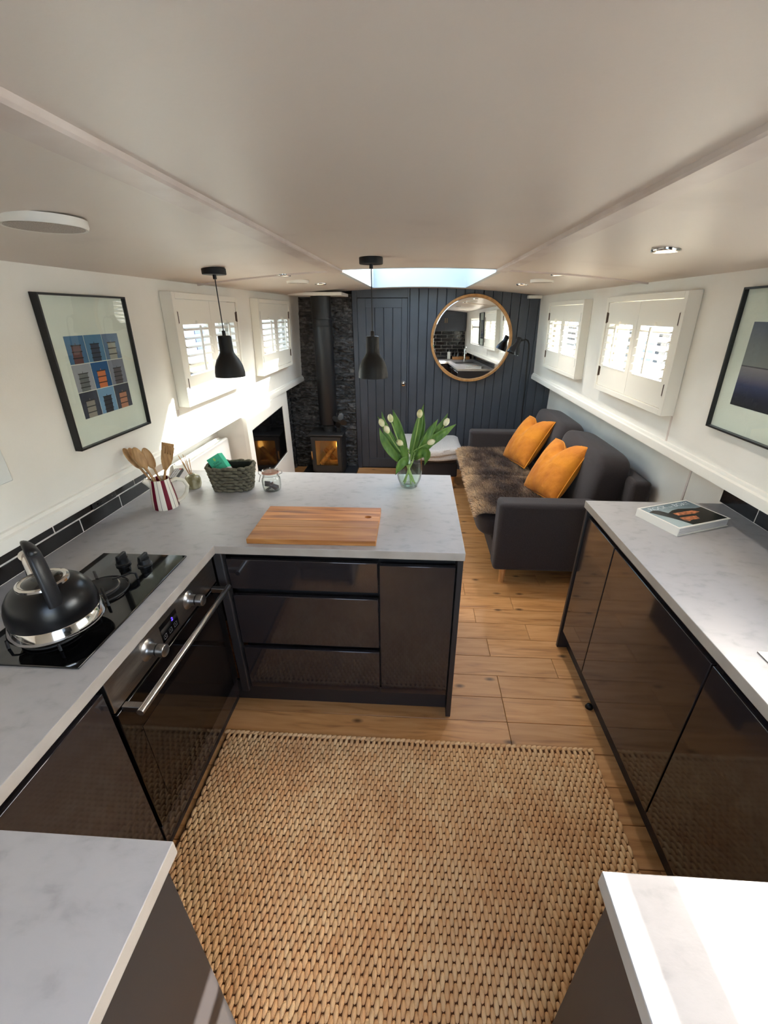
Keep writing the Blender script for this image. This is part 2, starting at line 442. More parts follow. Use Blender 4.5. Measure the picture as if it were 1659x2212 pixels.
# side walls: leaning cabin sides with window openings, ledge, lower lining
WIN = {'L': [(2.36, 2.99, 1.34, 1.765), (3.60, 4.28, 1.34, 1.765)],
       'R': [(.36, 1.385, 1.27, 1.735), (2.24, 2.96, 1.34, 1.765), (3.54, 4.28, 1.34, 1.765)]}
def side(sd):
    L = sd == 'L'; fx = xL if L else xR; sg = -1 if L else 1
    w = thing('wall_left' if L else 'wall_right', (sg*1.3, 2.2, 0), kind='structure',
              label='white painted cabin side with ledge ' + ('behind the hob' if L else 'behind the sofa'))
    zb = 1.035 if L else 1.085
    b = MB(lambda p: Vector((fx(p.z)+sg*p.x, p.y, p.z)))
    ys = sorted({YB, YF} | {v for o in WIN[sd] for v in o[:2]}); zs = sorted({zb, 1.96} | {v for o in WIN[sd] for v in o[2:]})
    for j in range(len(ys)-1):
        for k in range(len(zs)-1):
            cy, cz = (ys[j]+ys[j+1])/2, (zs[k]+zs[k+1])/2
            if any(o[0] < cy < o[1] and o[2] < cz < o[3] for o in WIN[sd]): continue
            b.box(0, .055, ys[j], ys[j+1], zs[k], zs[k+1])
    b.build('upper_panel', M['wall'], w, merge=False)
    # ledge moulding
    zl = 1.04 if L else 1.085
    pr = [(.012, zl-.006), (-.022, zl-.006), (-.024, zl+.002), (-.022, zl+.034), (-.014, zl+.04), (-.012, zl+.052), (0.004, zl+.056), (.012, zl+.056)]
    lb = MB().prism(pr, YB+.002, YF-.002, lambda a, c, h: Vector((fx(zl)+sg*a, h, c)))
    lb.build('ledge_moulding', M['white'], w, smooth=25)
    x0 = fx(zl)
    lb = MB(); lb.box(*sorted((x0+sg*.012, sg*1.56)), YB, YF, zl-.004, zl+.02); lb.build('ledge_underside', M['white'], w)
    # vertical joint strip between two panels
    yj = (2.255 if L else 2.17)
    s_ = MB(lambda p: Vector((fx(p.z)-sg*p.x, p.y, p.z))); s_.box(-.002, .0025, yj-.006, yj+.006, zl+.05, 1.265 if not L else 1.25)
    s_.build('joint_strip', M['trim'], w)
    if L:
        lw = MB(); lw.box(-1.56, -1.372, YB, 1.955, 0, zl); lw.box(-1.56, -1.50, 1.955, 3.03, 0, zl); lw.box(-1.56, -1.50, 4.31, YF, 0, zl)
        lw.build('lower_panel', M['wall'], w, merge=False)
    else:
        lw = MB(); lw.box(1.474, 1.56, YB, 1.935, 0, zl); lw.box(1.485, 1.56, 1.935, YF, 0, zl)
        lw.build('lower_panel', M['wall'], w, merge=False)
        bx('joint_strip', M['trim'], w, 1.481, 1.487, 2.208, 2.222, 0.2, zl)
    return w
wall_left = side('L'); wall_right = side('R')

# black brick tiles with pale grout, two courses under each ledge
def tiles(sd):
    L = sd == 'L'; w = wall_left if L else wall_right
    xw = -1.372 if L else 1.474; sg = 1 if L else -1
    zt = 1.034 if L else 1.079; ye = 1.945 if L else 1.93
    gb = MB(); gb.box(*sorted((xw, xw+sg*.004)), YB+.01, ye, HT, zt); gb.build('grout_bed', M['grout'], w)
    rows = [(HT+.002, HT+.058, 1.455), (HT+.064, zt-.001, 1.33)] if L else [(HT+.002, HT+.078, 1.70), (HT+.084, zt-.001, 1.575)]
    for z0, z1, yj in rows:
        y0 = yj-.25*8
        while y0 < ye:
            a, b = max(y0+.0026, YB+.012), min(y0+.25-.0026, ye-.002)
            if b-a > .02:
                t = MB(); t.box(*sorted((xw+sg*.003, xw+sg*.0062)), a, b, z0, z1); t.build('tile', M['tile'], w, bevel=.002, seg=1)
            y0 += .25
tiles('L'); tiles('R')

# glazing in the openings
def windows():
    k = 1
    for sd in 'LR':
        L = sd == 'L'; fx = xL if L else xR; sg = -1 if L else 1
        for (y0, y1, z0, z1) in WIN[sd]:
            nm = {('L', 0): 1, ('L', 1): 2, ('R', 1): 3, ('R', 2): 4, ('R', 0): 6}[sd, WIN[sd].index((y0, y1, z0, z1))]
            w = thing('window_%d' % nm, (fx(z0), y0, z0), kind='structure', label={1: 'window behind the shutters by the corner pendant', 2: 'window behind the shutters above the television',
                      3: 'window behind the shutters beside the sea picture', 4: 'window behind the shutters nearest the floor lamp', 6: 'bare window over the sink with a hopper'}[nm])
            T = lambda p: Vector((fx(p.z)+sg*p.x, p.y, p.z))
            f = MB(T); t = .022
            f.box(.03, .06, y0, y0+t, z0, z1); f.box(.03, .06, y1-t, y1, z0, z1)
            f.box(.03, .06, y0+t, y1-t, z0, z0+t); f.box(.03, .06, y0+t, y1-t, z1-t, z1)
            if nm == 6: f.box(.026, .062, y0+t, y1-t, 1.562, 1.60)
            f.build('frame', M['white'], w, merge=False)
            if nm == 6:
                MB(T).box(.044, .047, y0+t, y1-t, z0+t, 1.562).build('pane', M['pane'], w)
                tp = thing  # hopper leaf tipped inwards
                hp = MB(lambda p: T(Vector((.044-(p.z-1.60)*.45+p.x, p.y, p.z))))
                hp.box(-.006, .006, y0+t, y0+t+.014, 1.605, z1-t-.004); hp.box(-.006, .006, y1-t-.014, y1-t, 1.605, z1-t-.004)
                hp.box(-.006, .006, y0+t+.014, y1-t-.014, z1-t-.018, z1-t-.004)
                h = hp.build('hopper', M['white'], w, merge=False)
            else:
                MB(T).box(.044, .047, y0+t, y1-t, z0+t, z1-t).build('pane', M['pane'], w)
windows()

# far bulkhead: boards, door, stone cladding
def far_wall():
    w = thing('wall_far', (0, YF, 0), kind='structure', label='far bulkhead with dark boards, door and stone cladding')
    bx('backing', M['slateback'], w, -1.56, 1.56, YF+.014, YF+.06, 0, 2.0)
    x = -.1015; k = 0
    while x < 1.49:
        x1 = min(x+.0957, 1.492); zt = min(zceil((x+x1)/2, YF), 2)+.01
        b = MB(); g = .0016
        p = [(x+g, 0), (x+g, -.010), (x+g+.004, -.014), (x1-g-.004, -.014), (x1-g, -.010), (x1-g, 0)]
        b.prism(p, 0.0, zt, lambda a, c, h: Vector((a, YF+.014+c, h)))
        b.build('board', M['navy'], w); x += .0957
    # frame around the door
    bx('door_post', M['navy'], w, -.712, -.660, YF-.012, YF+.02, 0, zceil(-.68, YF)+.01, bevel=.003)
    bx('door_post', M['navy'], w, -.122, -.102, YF-.010, YF+.02, 0, zceil(-.11, YF)+.01, bevel=.003)
    bx('door_header', M['navy'], w, -.660, -.122, YF-.008, YF+.02, 1.878, zceil(-.4, YF)+.01, bevel=.003)
    # split-face stone strips: shared meshes, one object per stone
    variants = []
    rg = random.Random(3)
    for q in range(14):
        b = MB(); nx, nz = 5, 2
        d = [[rg.uniform(.35, 1.0) for _ in range(nz+1)] for _ in range(nx+1)]
        v = []; f = []
        for j in range(nz+1):
            for i in range(nx+1): v.append((i/nx, -d[i][j], j/nz))
        for j in range(nz+1):
            for i in range(nx+1): v.append((i/nx, 0, j/nz))
        m_ = (nx+1)*(nz+1)
        for j in range(nz):
            for i in range(nx): a = j*(nx+1)+i; f.append((a, a+1, a+nx+2, a+nx+1))
        for i in range(nx): f.append((i, i+1, m_+i+1, m_+i)); a = nz*(nx+1)+i; f.append((a, a+1, m_+a+1, m_+a))
        for j in range(nz):
            a = j*(nx+1); c = a+nx+1; f.append((a, c, m_+c, m_+a)); a += nx; c += nx; f.append((a, c, m_+c, m_+a))
        b.add(v, f); me = b.mesh('stone', M['slate']); variants.append(me)
    def stones(u0, u1, z0, zt, place):
        z = z0
        while z < zt:
            h = rg.choice([.026, .034, .042, .05]); h = min(h, zt-z)
            u = u0-rg.uniform(0, .12)
            while u < u1:
                L_ = rg.uniform(.11, .27); a, c = max(u, u0), min(u+L_, u1)
                if u1-c < .04: c = u1
                if c-a > .012:
                    o = bpy.data.objects.new('stone', rg.choice(variants)); COL.objects.link(o); o.parent = w
                    place(o, a+.001, c-.001, z+.001, h-.002, rg.uniform(.014, .036))
                u += L_
                if c == u1: break
            z += h
    def p1(o, a, c, z, h, d):
        o.location = (a, YF+.012-YF, z); o.scale = (c-a, d, h)
    stones(-1.475, -.716, 0, 1.04, p1); stones(-1.335, -.716, 1.04, 1.915, p1)
    def p2(o, a, c, z, h, d):
        o.location = (-1.498, c-YF, z); o.rotation_euler = (0, 0, -PI/2); o.scale = (c-a, d, h)
    def p2b(o, a, c, z, h, d):
        o.location = (-1.498-0, a-YF, z); o.rotation_euler = (0, 0, PI/2); o.scale = (c-a, d, h)
    stones(4.32, 4.915, 0, 1.03, p2b)
    return w
wall_far = far_wall()
def door():
    d = thing('door_1', (-.39, YF-.01, 0), kind='structure', label='dark slate-blue plank door with a round knob')
    m = M['navy']; y0, y1 = YF-.006, YF+.014
    x0, x1, z0, z1 = -.657, -.125, .012, 1.874
    bx('stile', m, d, x0, x0+.085, y0, y1, z0, z1, bevel=.002); bx('stile', m, d, x1-.06, x1, y0, y1, z0, z1, bevel=.002)
    bx('top_rail', m, d, x0+.085, x1-.06, y0, y1, z1-.09, z1, bevel=.002)
    bx('bottom_rail', m, d, x0+.085, x1-.06, y0, y1, z0, z0+.115, bevel=.002)
    n = 4; wd = (x1-.06-x0-.085)/n
    for i in range(n):
        a = x0+.085+wd*i; b = MB()
        p = [(a+.001, 0), (a+.001, -.006), (a+.005, -.010), (a+wd-.005, -.010), (a+wd-.001, -.006), (a+wd-.001, 0)]
        b.prism(p, z0+.115, z1-.09, lambda q, c, h: Vector((q, YF+.012+c, h))).build('plank', m, d)
    k = MB(); R = Matrix.Rotation(PI/2, 4, 'X')
    k.lathe([(.026, 0), (.026, .004), (.010, .007), (.009, .03), (.020, .036), (.025, .046), (.021, .056), (0, .06)], 24, (-.158, YF-.006, 1.015), R)
    k.build('knob', M['chrome'], d, smooth=40)
door()

# near bulkhead with the companionway opening
def back_wall():
    w = thing('wall_back', (0, YB, 0), kind='structure', label='near bulkhead with tiled splashback and open companionway')
    b = MB(); b.box(-1.56, -.40, YB-.06, YB, 0, 2.0); b.box(.36, 1.56, YB-.06, YB, 0, 2.0); b.box(-.40, .36, YB-.06, YB, 0, .75)
    b.build('panel', M['wall'], w, merge=False)
    for (xa, xb) in ((.37, 1.29), ):
        bx('grout_bed', M['grout'], w, xa, xb+.17, YB, YB+.004, HT, 1.49)
        z = HT+.003; r = 0
        while z < 1.47:
            x = xa-(.125 if r % 2 else 0)
            while x < xb+.15:
                a, c = max(x+.002, xa), min(x+.246, xb+.165)
                if c-a > .03: bx('tile', M['tile'], w, a, c, YB+.003, YB+.011, z, min(z+.068, 1.488), bevel=.002, seg=1)
                x += .25
            z += .073; r += 1
back_wall()

# ------------------------------------------------------------------ worktops and units
def slab(xs, ys, keep, z0, z1):
    b = MB()
    def on(i, j): return 0 <= i < len(xs)-1 and 0 <= j < len(ys)-1 and keep((xs[i]+xs[i+1])/2, (ys[j]+ys[j+1])/2)
    P = {}
    def v(i, j, k):
        if (i, j, k) not in P: P[i, j, k] = len(b.v); b.v.append((xs[i], ys[j], (z0, z1)[k]))
        return P[i, j, k]
    for i in range(len(xs)-1):
        for j in range(len(ys)-1):
            if not on(i, j): continue
            for k in (0, 1): b.f.append((v(i, j, k), v(i+1, j, k), v(i+1, j+1, k), v(i, j+1, k))); b.mi.append(0)
            for di, dj, p, q in ((-1, 0, (i, j), (i, j+1)), (1, 0, (i+1, j), (i+1, j+1)), (0, -1, (i, j), (i+1, j)), (0, 1, (i, j+1), (i+1, j+1))):
                if not on(i+di, j+dj): b.f.append((v(*p, 0), v(*q, 0), v(*q, 1), v(*p, 1))); b.mi.append(1)
    return b
XLW, XRW = -1.371, 1.473
WT = .035
slab([XLW, -.7786, -.399, .1982], [YB+.015, .379, 1.3716, 2.226],
     lambda x, y: (x < -.7786) or (y > 1.3716) or (y < .379 and x < -.399), HT-WT, HT).build(
     'worktop', [M['worktop'], M['edge']], None, bevel=.0018, seg=2, label='long grey concrete-look worktop carrying the hob and the peninsula', cat='worktop')
SX = (.925, 1.405, .34, .90)     # sink outline
slab([.319, .829, .965, 1.365, XRW], [YB+.015, .365, .37, .377, .64, 1.907],
     lambda x, y: not (.965 < x < 1.365 and .37 < y < .64) and (x > .829 or y < .377), HT-WT, HT).build(
     'worktop', [M['worktop'], M['edge']], None, bevel=.0018, seg=2, label='grey concrete-look worktop carrying the book and the sink', cat='worktop')

ZU = HT-WT      # underside of worktop
def front(name, parent, axis, a0, a1, z0, z1, p, sgn, m=None, th=.019):
    """cabinet front: axis 'x' = spans x, sits at y=p facing sgn*y; axis 'y' = spans y at x=p"""
    a, c = sorted((p, p-sgn*th))
    if axis == 'x': return bx(name, m or M['gloss'], parent, a0, a1, a, c, z0, z1, bevel=.0025)
    return bx(name, m or M['gloss'], parent, a, c, a0, a1, z0, z1, bevel=.0025)

# peninsula drawer unit
YI = 1.39
c = thing('drawer_unit', (-.445, 1.7, 0), 'graphite gloss three-drawer unit in the peninsula', 'cabinet')
bx('body', M['matt'], c, -.754, -.137, YI+.05, 2.0, .12, ZU)
for z0, z1 in ((.372, .408), (.660, .704), (.840, ZU)): bx('handle_rail', M['rail'], c, -.752, -.1385, YI+.042, YI+.05, z0, z1)
front('drawer_front', c, 'x', -.752, -.1395, .135, .376, YI, -1)
front('drawer_front', c, 'x', -.752, -.1395, .404, .664, YI, -1)
front('drawer_front', c, 'x', -.752, -.1395, .698, .840, YI, -1)
c = thing('cupboard_unit', (.02, 1.7, 0), 'graphite gloss single-door cupboard at the end of the peninsula', 'cabinet')
bx('body', M['matt'], c, -.135, .171, YI+.05, 2.0, .12, ZU)
bx('handle_rail', M['rail'], c, -.133, .169, YI+.042, YI+.05, .820, ZU)
front('cupboard_door', c, 'x', -.1330, .1685, .133, .832, YI, -1)
bx('end_panel', M['matt'], None, .1725, .1945, YI-.008, 2.19, .0, ZU-.0005, bevel=.002, label='tall dark end panel closing the peninsula beside the oak floor', cat='panel')
bx('plinth_board', M['plinth'], None, -.86, .172, YI+.045, YI+.06, 0, .118, label='dark plinth board under the peninsula drawers', cat='plinth')
bx('corner_post', M['matt'], None, -.792, -.756, YI-.018, YI+.02, .12, ZU-.0005, bevel=.004, label='slim dark corner post between the oven and the drawers', cat='panel')
bx('back_panel', M['matt'], None, -1.36, .1715, 2.002, 2.02, 0, ZU-.0005, label='dark back panel of the peninsula facing the lounge', cat='panel')

# oven
XO = -.797
o = thing('oven', (-1.05, 1.05, 0), 'built-in stainless steel and black glass oven under the hob', 'oven')
bx('body', M['blackmatt'], o, -1.33, XO-.022, .752, 1.352, .215, ZU-.002)
bx('control_panel', M['steel'], o, XO-.022, XO+.004, .737, 1.363, .752, .869, bevel=.002)
dr = bx('oven_door', M['ovenglass'], o, XO-.022, XO+.006, .737, 1.363, .222, .744, bevel=.003)
bx('inner_window', mat('oven_window', (34, 27, 22), .06), dr, XO+.006, XO+.0068, .80, 1.30, .30, .62)
hd = MB(); hd.tube([(-.736, .752, .742), (-.736, 1.345, .742)], .0105, 14); hd.build('handle', mat('satin_handle', (206, 204, 200), .28, 1), o, smooth=50)
for yy in (.768, 1.318): bx('handle_bracket', M['steel'], o, XO+.004, -.738, yy-.008, yy+.012, .732, .752, bevel=.002)
for yy in (.915, 1.160):
    kb = MB(); R = Matrix.Rotation(PI/2, 4, 'Y')
    kb.lathe([(.034, 0), (.024, .006), (.0205, .012), (.0195, .028)], 28, (XO+.004, yy, .812), R); k1 = kb.build('knob', M['steel'], o, smooth=40)
    kb = MB(); kb.lathe([(.0185, .028), (.0185, .033)], 28, (XO+.004, yy, .812), R); kb.build('knob_ring', M['black'], k1, smooth=40)
    kb = MB(); kb.lathe([(.0200, .033), (.0205, .036), (.0195, .054), (.017, .056)], 28, (XO+.004, yy, .812), R); kb.build('knob_cap', M['steel'], k1, smooth=40)
dp = bx('display', M['blackglass'], o, XO+.004, XO+.0052, .983, 1.080, .772, .838)
dm = mat('display_glow', (40, 30, 160), .4, emit=(60, 40, 255), estr=2.2)
om = mat('display_outline', (120, 120, 120), .5)
TR = Matrix.Translation((XO+.0054, 1.050, .812)) @ Matrix.Rotation(PI/2, 4, 'Z') @ Matrix.Rotation(PI/2, 4, 'X')
text_mesh('2', .018, 'clock_digit', dm, dp, TR)
for yy in (1.000, 1.030, 1.060):
    q = MB(); a = .008; t = .0009; z = .788; x0, x1 = XO+.0052, XO+.0056
    q.box(x0, x1, yy-a, yy+a, z+a-t, z+a); q.box(x0, x1, yy-a, yy+a, z-a, z-a+t); q.box(x0, x1, yy-a, yy-a+t, z-a+t, z+a-t); q.box(x0, x1, yy+a-t, yy+a, z-a+t, z+a-t)
    q.box(x0, x1, yy-.0014, yy+.0014, z-.0014, z+.0014)
    q.build('touch_key', om, dp, merge=False)
bx('oven_base_panel', M['gloss'], None, XO-.019, XO, .737, 1.363, .128, .214, bevel=.002, label='narrow graphite gloss panel beneath the oven door', cat='panel')
# near left door unit
c = thing('cupboard_unit', (-1.05, .55, 0), 'graphite gloss cupboard beside the oven, towards the steps', 'cabinet')
bx('body', M['matt'], c, -1.33, XO-.05, .392, .731, .12, ZU)
bx('handle_rail', M['rail'], c, XO-.05, XO-.042, .392, .731, .815, ZU)
front('cupboard_door', c, 'y', .394, .730, .130, .838, XO, 1)
bx('plinth_board', M['plinth'], None, -.862, -.848, .385, 1.43, 0, .118, label='dark plinth board under the oven', cat='plinth')
# near left return
c = thing('cupboard_unit', (-.6, 0, 0), 'graphite cupboard under the worktop return on the hob side of the steps', 'cabinet')
bx('body', M['matt'], c, -.80, -.44, YB+.02, .335, .12, ZU)
bx('handle_rail', M['rail'], c, -.78, -.44, .335, .345, .853, ZU)
front('cupboard_door', c, 'x', -.795, -.442, .130, .846, .360, 1)
bx('side_panel', M['matt'], c, -.439, -.417, YB+.02, .366, 0, ZU-.0005, bevel=.002)
bx('plinth', M['plinth'], c, -.80, -.44, .295, .31, 0, .118)

# right-hand run
XC = .846
c = thing('cupboard_unit', (1.15, 1.73, 0), 'narrow graphite gloss cupboard at the sofa end of the sink run', 'cabinet')
bx('body', M['matt'], c, XC+.05, 1.44, 1.572, 1.882, .12, ZU)
bx('handle_rail', M['rail'], c, XC+.042, XC+.05, 1.572, 1.882, .815, ZU)
front('cupboard_door', c, 'y', 1.5752, 1.8798, .130, .838, XC, -1)
c = thing('cupboard_unit', (1.15, 1.25, 0), 'wide graphite gloss cupboard in the middle of the sink run', 'cabinet')
bx('body', M['matt'], c, XC+.05, 1.44, .922, 1.570, .12, ZU)
bx('handle_rail', M['rail'], c, XC+.042, XC+.05, .922, 1.570, .815, ZU)
front('cupboard_door', c, 'y', 0.9252, 1.5688, .130, .838, XC, -1)
c = thing('cupboard_unit', (1.15, .65, 0), 'graphite gloss cupboard under the sink', 'cabinet')
bx('body', M['matt'], c, XC+.05, 1.44, .392, .920, .12, .72)
bx('handle_rail', M['rail'], c, XC+.042, XC+.05, .392, .920, .815, ZU)
front('cupboard_door', c, 'y', 0.3947, 0.9188, .130, .838, XC, -1)
bx('end_panel', M['matt'], None, .838, 1.46, 1.883, 1.902, 0, ZU-.0005, bevel=.002, label='dark end panel of the sink run facing the sofa', cat='panel')
bx('plinth_board', M['plinth'], None, .893, .907, .392, 1.882, 0, .118, label='dark plinth board under the sink run', cat='plinth')
c = thing('cupboard_unit', (.6, 0, 0), 'graphite cupboard under the worktop return on the sink side of the steps', 'cabinet')
bx('body', M['matt'], c, .362, .86, YB+.02, .335, .12, ZU)
bx('handle_rail', M['rail'], c, .362, .84, .335, .345, .853, ZU)
front('cupboard_door', c, 'x', .364, .84, .130, .846, .360, 1)
bx('side_panel', M['matt'], c, .338, .360, YB+.02, .366, 0, ZU-.0005, bevel=.002)
bx('plinth', M['plinth'], c, .362, .86, .295, .31, 0, .118)

# sink, tap, things at the near end (seen in the mirror)
s = thing('kitchen_sink', (1.16, .6, HT), 'stainless steel inset sink with drainer in the worktop', 'sink')
slab([SX[0], .972, 1.358, SX[1]], [SX[2], .377, .633, SX[3]], lambda x, y: not (.972 < x < 1.358 and .377 < y < .633), HT+.0003, HT+.0035).build('rim', M['steel'], s, bevel=.001)
b = MB(); z0 = HT-.15
b.box(.968, .972, .372, .638, z0, HT+.003); b.box(1.358, 1.362, .372, .638, z0, HT+.003); b.box(.972, 1.358, .372, .377, z0, HT+.003); b.box(.972, 1.358, .633, .638, z0, HT+.003); b.box(.968, 1.362, .372, .638, z0-.004, z0)
b.build('basin', M['steel'], s, merge=False)
for i in range(6): bx('drainer_rib', M['steel'], s, 1.0+.055*i, 1.012+.055*i, .66, .88, HT+.0035, HT+.006)
t = thing('kitchen_tap', (1.19, .24, HT), 'tall chrome mixer tap behind the sink', 'tap')
b = MB(); b.lathe([(.026, 0), (.026, .006), (.019, .01), (.019, .24), (.015, .25), (0, .25)], 24, (1.19, .24, HT)); b.build('column', M['chrome'], t, smooth=40)
MB().tube([(1.19, .25, HT+.20), (1.19, .30, HT+.215), (1.19, .40, HT+.19), (1.19, .42, HT+.165)], .011, 14).build('spout', M['chrome'], t, smooth=60)
MB().tube([(1.19, .24, HT+.25), (1.19, .235, HT+.262), (1.20, .29, HT+.285)], .007, 10).build('lever', M['chrome'], t, smooth=60)
tr = thing('wooden_tray', (1.18, -.35, HT), 'low oak tray of bottles against the black tiles', 'tray')
bx('base', M['legwood'], tr, 1.0, 1.38, -.44, -.30, HT, HT+.012)
for a in ((1.0, 1.38, -.44, -.43), (1.0, 1.38, -.31, -.30), (1.0, 1.01, -.43, -.31), (1.37, 1.38, -.43, -.31)): bx('side', M['legwood'], tr, *a, HT+.012, HT+.06)
for i, (xx, col, lab) in enumerate(((1.05, (60, 60, 62), 'slim dark glass bottle standing in the oak tray'), (1.12, (120, 120, 122), 'slim grey bottle standing in the oak tray'), (1.30, (150, 80, 50), 'small amber bottle standing in the oak tray'))):
    b = thing('bottle', (xx, -.37, HT+.012), lab, 'bottle')
    MB().lathe([(.022, 0), (.024, .004), (.024, .10), (.010, .125), (.010, .15)], 20, (xx, -.37, HT+.012)).build('body', mat('bottle_%d' % i, col, .15), b, smooth=40)
    MB().lathe([(.012, .15), (.012, .175), (0, .176)], 16, (xx, -.37, HT+.012)).build('cap', M['black'], b, smooth=40)
b = thing('soap_dispenser', (.92, -.38, HT), 'white soap dispenser in front of the black tiles', 'dispenser')
bx('body', M['white'], b, .885, .955, -.41, -.35, HT, HT+.16, bevel=.014, seg=4)
MB().tube([(.92, -.38, HT+.16), (.92, -.38, HT+.19), (.92, -.34, HT+.192)], .005, 8).build('pump', M['chrome'], b, smooth=60)
wc = thing('wall_cupboard', (.81, YB+.13, 1.49), 'slate-blue double wall cupboard over the black tiled splashback', 'cabinet')
bx('body', M['navy'], wc, .365, 1.245, YB+.002, YB+.235, 1.492, 1.90)
for x0, x1 in ((.368, .803), (.807, 1.242)):
    d = MB(); y0, y1 = YB+.236, YB+.255; t = .06
    d.box(x0, x0+t, y0, y1, 1.50, 1.89); d.box(x1-t, x1, y0, y1, 1.50, 1.89); d.box(x0+t, x1-t, y0, y1, 1.50, 1.50+t); d.box(x0+t, x1-t, y0, y1, 1.89-t, 1.89); d.box(x0+t, x1-t, y0, y1-.009, 1.50+t, 1.89-t)
    dd = d.build('cupboard_door', M['navy'], wc, merge=False)
    hx = .785 if x0 < .5 else .825
    MB().tube([(hx, YB+.255, 1.66), (hx, YB+.275, 1.665), (hx, YB+.275, 1.745), (hx, YB+.255, 1.75)], .006, 8).build('handle', M['brass'], dd, smooth=50)

# ------------------------------------------------------------------ hob and kettle
h = thing('gas_hob', (-1.0, 1.01, HT), 'black glass two-burner gas hob set in the worktop', 'hob')
MB().box(-1.163, -.842, .738, 1.288, HT+.0005, HT+.007).build('glass_plate', M['blackglass'], h, bevel=.002)
for yy, rr in ((1.055, .046), (.865, .040)):
    cx = -1.003; z = HT+.007
    b = MB(); b.lathe([(.075, 0), (.072, .004), (.05, .004), (rr, .008), (rr, .014), (rr+.004, .016), (rr+.004, .021), (rr-.004, .024), (0, .024)], 32, (cx, yy, z)); b.build('burner', M['iron'], h, smooth=35)
    b = MB(); b.lathe([(rr+.006, .0145), (rr+.008, .0155), (rr+.006, .0165)], 32, (cx, yy, z)); b.build('burner_ring', M['steel'], h, smooth=60)
    b = MB()
    ring = [(cx+.078*math.cos(a*PI/16), yy+.078*math.sin(a*PI/16), z+.006) for a in range(32)]
    b.tube(ring, .0028, 8, closed=True)
    for a in (0, PI/2, PI, 3*PI/2):
        ca, sa = math.cos(a+PI/4), math.sin(a+PI/4)
        b.tube([(cx+ca*.104, yy+sa*.104, z+.002), (cx+ca*.102, yy+sa*.102, z+.024), (cx+ca*.09, yy+sa*.09, z+.030), (cx+ca*.035, yy+sa*.035, z+.030)], .0042, 8, flat=(.7, 1.1))
    b.build('pan_support', M['iron'], h, smooth=50)
for xx in (-1.037, -.957):
    k = MB(); k.lathe([(.024, 0), (.024, .006), (.020, .009), (.019, .026), (0, .028)], 24, (xx, 1.215, HT+.007)); kk = k.build('knob', M['black'], h, smooth=40)
    MB().box(xx-.006, xx+.006, 1.193, 1.237, HT+.030, HT+.050).build('knob_grip', M['black'], kk, bevel=.003)
KX, KY, KZ = -.984, .870, HT+.0425
k = thing('kettle', (KX, KY, KZ), 'black stove-top kettle with chrome band on the hob', 'kettle')
MB().lathe([(.098, 0), (.112, .003), (.1145, .008), (.112, .014), (.106, .034), (.1045, .036)], 48, (KX, KY, KZ)).build('chrome_band', M['chrome'], k, smooth=50)
MB().lathe([(.1045, .036), (.1055, .050), (.103, .072), (.096, .094), (.084, .113), (.069, .126), (.058, .131)], 48, (KX, KY, KZ)).build('body', mat('kettle_black', (13, 13, 15), .28, spec=.4), k, smooth=60)
MB().lathe([(.060, .130), (.059, .136), (.053, .139), (.047, .136)], 48, (KX, KY, KZ)).build('lid_ring', M['chrome'], k, smooth=50)
l = MB().lathe([(.047, .135), (.040, .141), (.02, .145), (0, .146)], 40, (KX, KY, KZ)).build('lid', M['blackglass'], k, smooth=60)
# handle: broad strap rising from the front shoulder and arching over the lid to the spout side
import mathutils
ua = Vector((.80, -.60, 0)).normalized()      # from the lid towards the handle foot
pa = []
for r, z in ((.086, .098), (.085, .130), (.082, .160), (.077, .19), (.068, .22), (.054, .242), (.032, .251), (.008, .248), (-.014, .236)):
    pa.append(Vector((KX, KY, KZ+z)) + ua*r)
MB().tube(pa, [.023, .0225, .022, .0215, .021, .0205, .019, .016, .012], 16, flat=(.92, .50)).build('handle', mat('kettle_handle', (23, 23, 27), .42), k, smooth=60)
MB().lathe([(.010, 0), (.010, .012), (.006, .015), (0, .016)], 16, tuple(pa[5]+Vector((.006, -.006, .002))), Matrix.Rotation(PI/3, 4, Vector((.6, .8, 0)))).build('trigger', M['black'], k, smooth=50)
MB().tube([Vector((KX, KY, KZ+.085))-ua*.075, Vector((KX, KY, KZ+.125))-ua*.105, Vector((KX, KY, KZ+.158))-ua*.126], [.024, .0175, .0145], 18).build('spout', M['chrome'], k, smooth=60)
MB().tube([Vector((KX, KY, KZ+.240))-ua*.012, Vector((KX, KY, KZ+.215))-ua*.055, Vector((KX, KY, KZ+.172))-ua*.115], .005, 10).build('whistle_arm', M['steel'], k, smooth=60)
MB().lathe([(.018, 0), (.0185, .004), (.012, .010), (0, .011)], 20, tuple(Vector((KX, KY, KZ+.160))-ua*.128), Matrix.Rotation(-.7, 4, Vector((ua.y, -ua.x, 0)))).build('whistle_cap', M['chrome'], k, smooth=50)

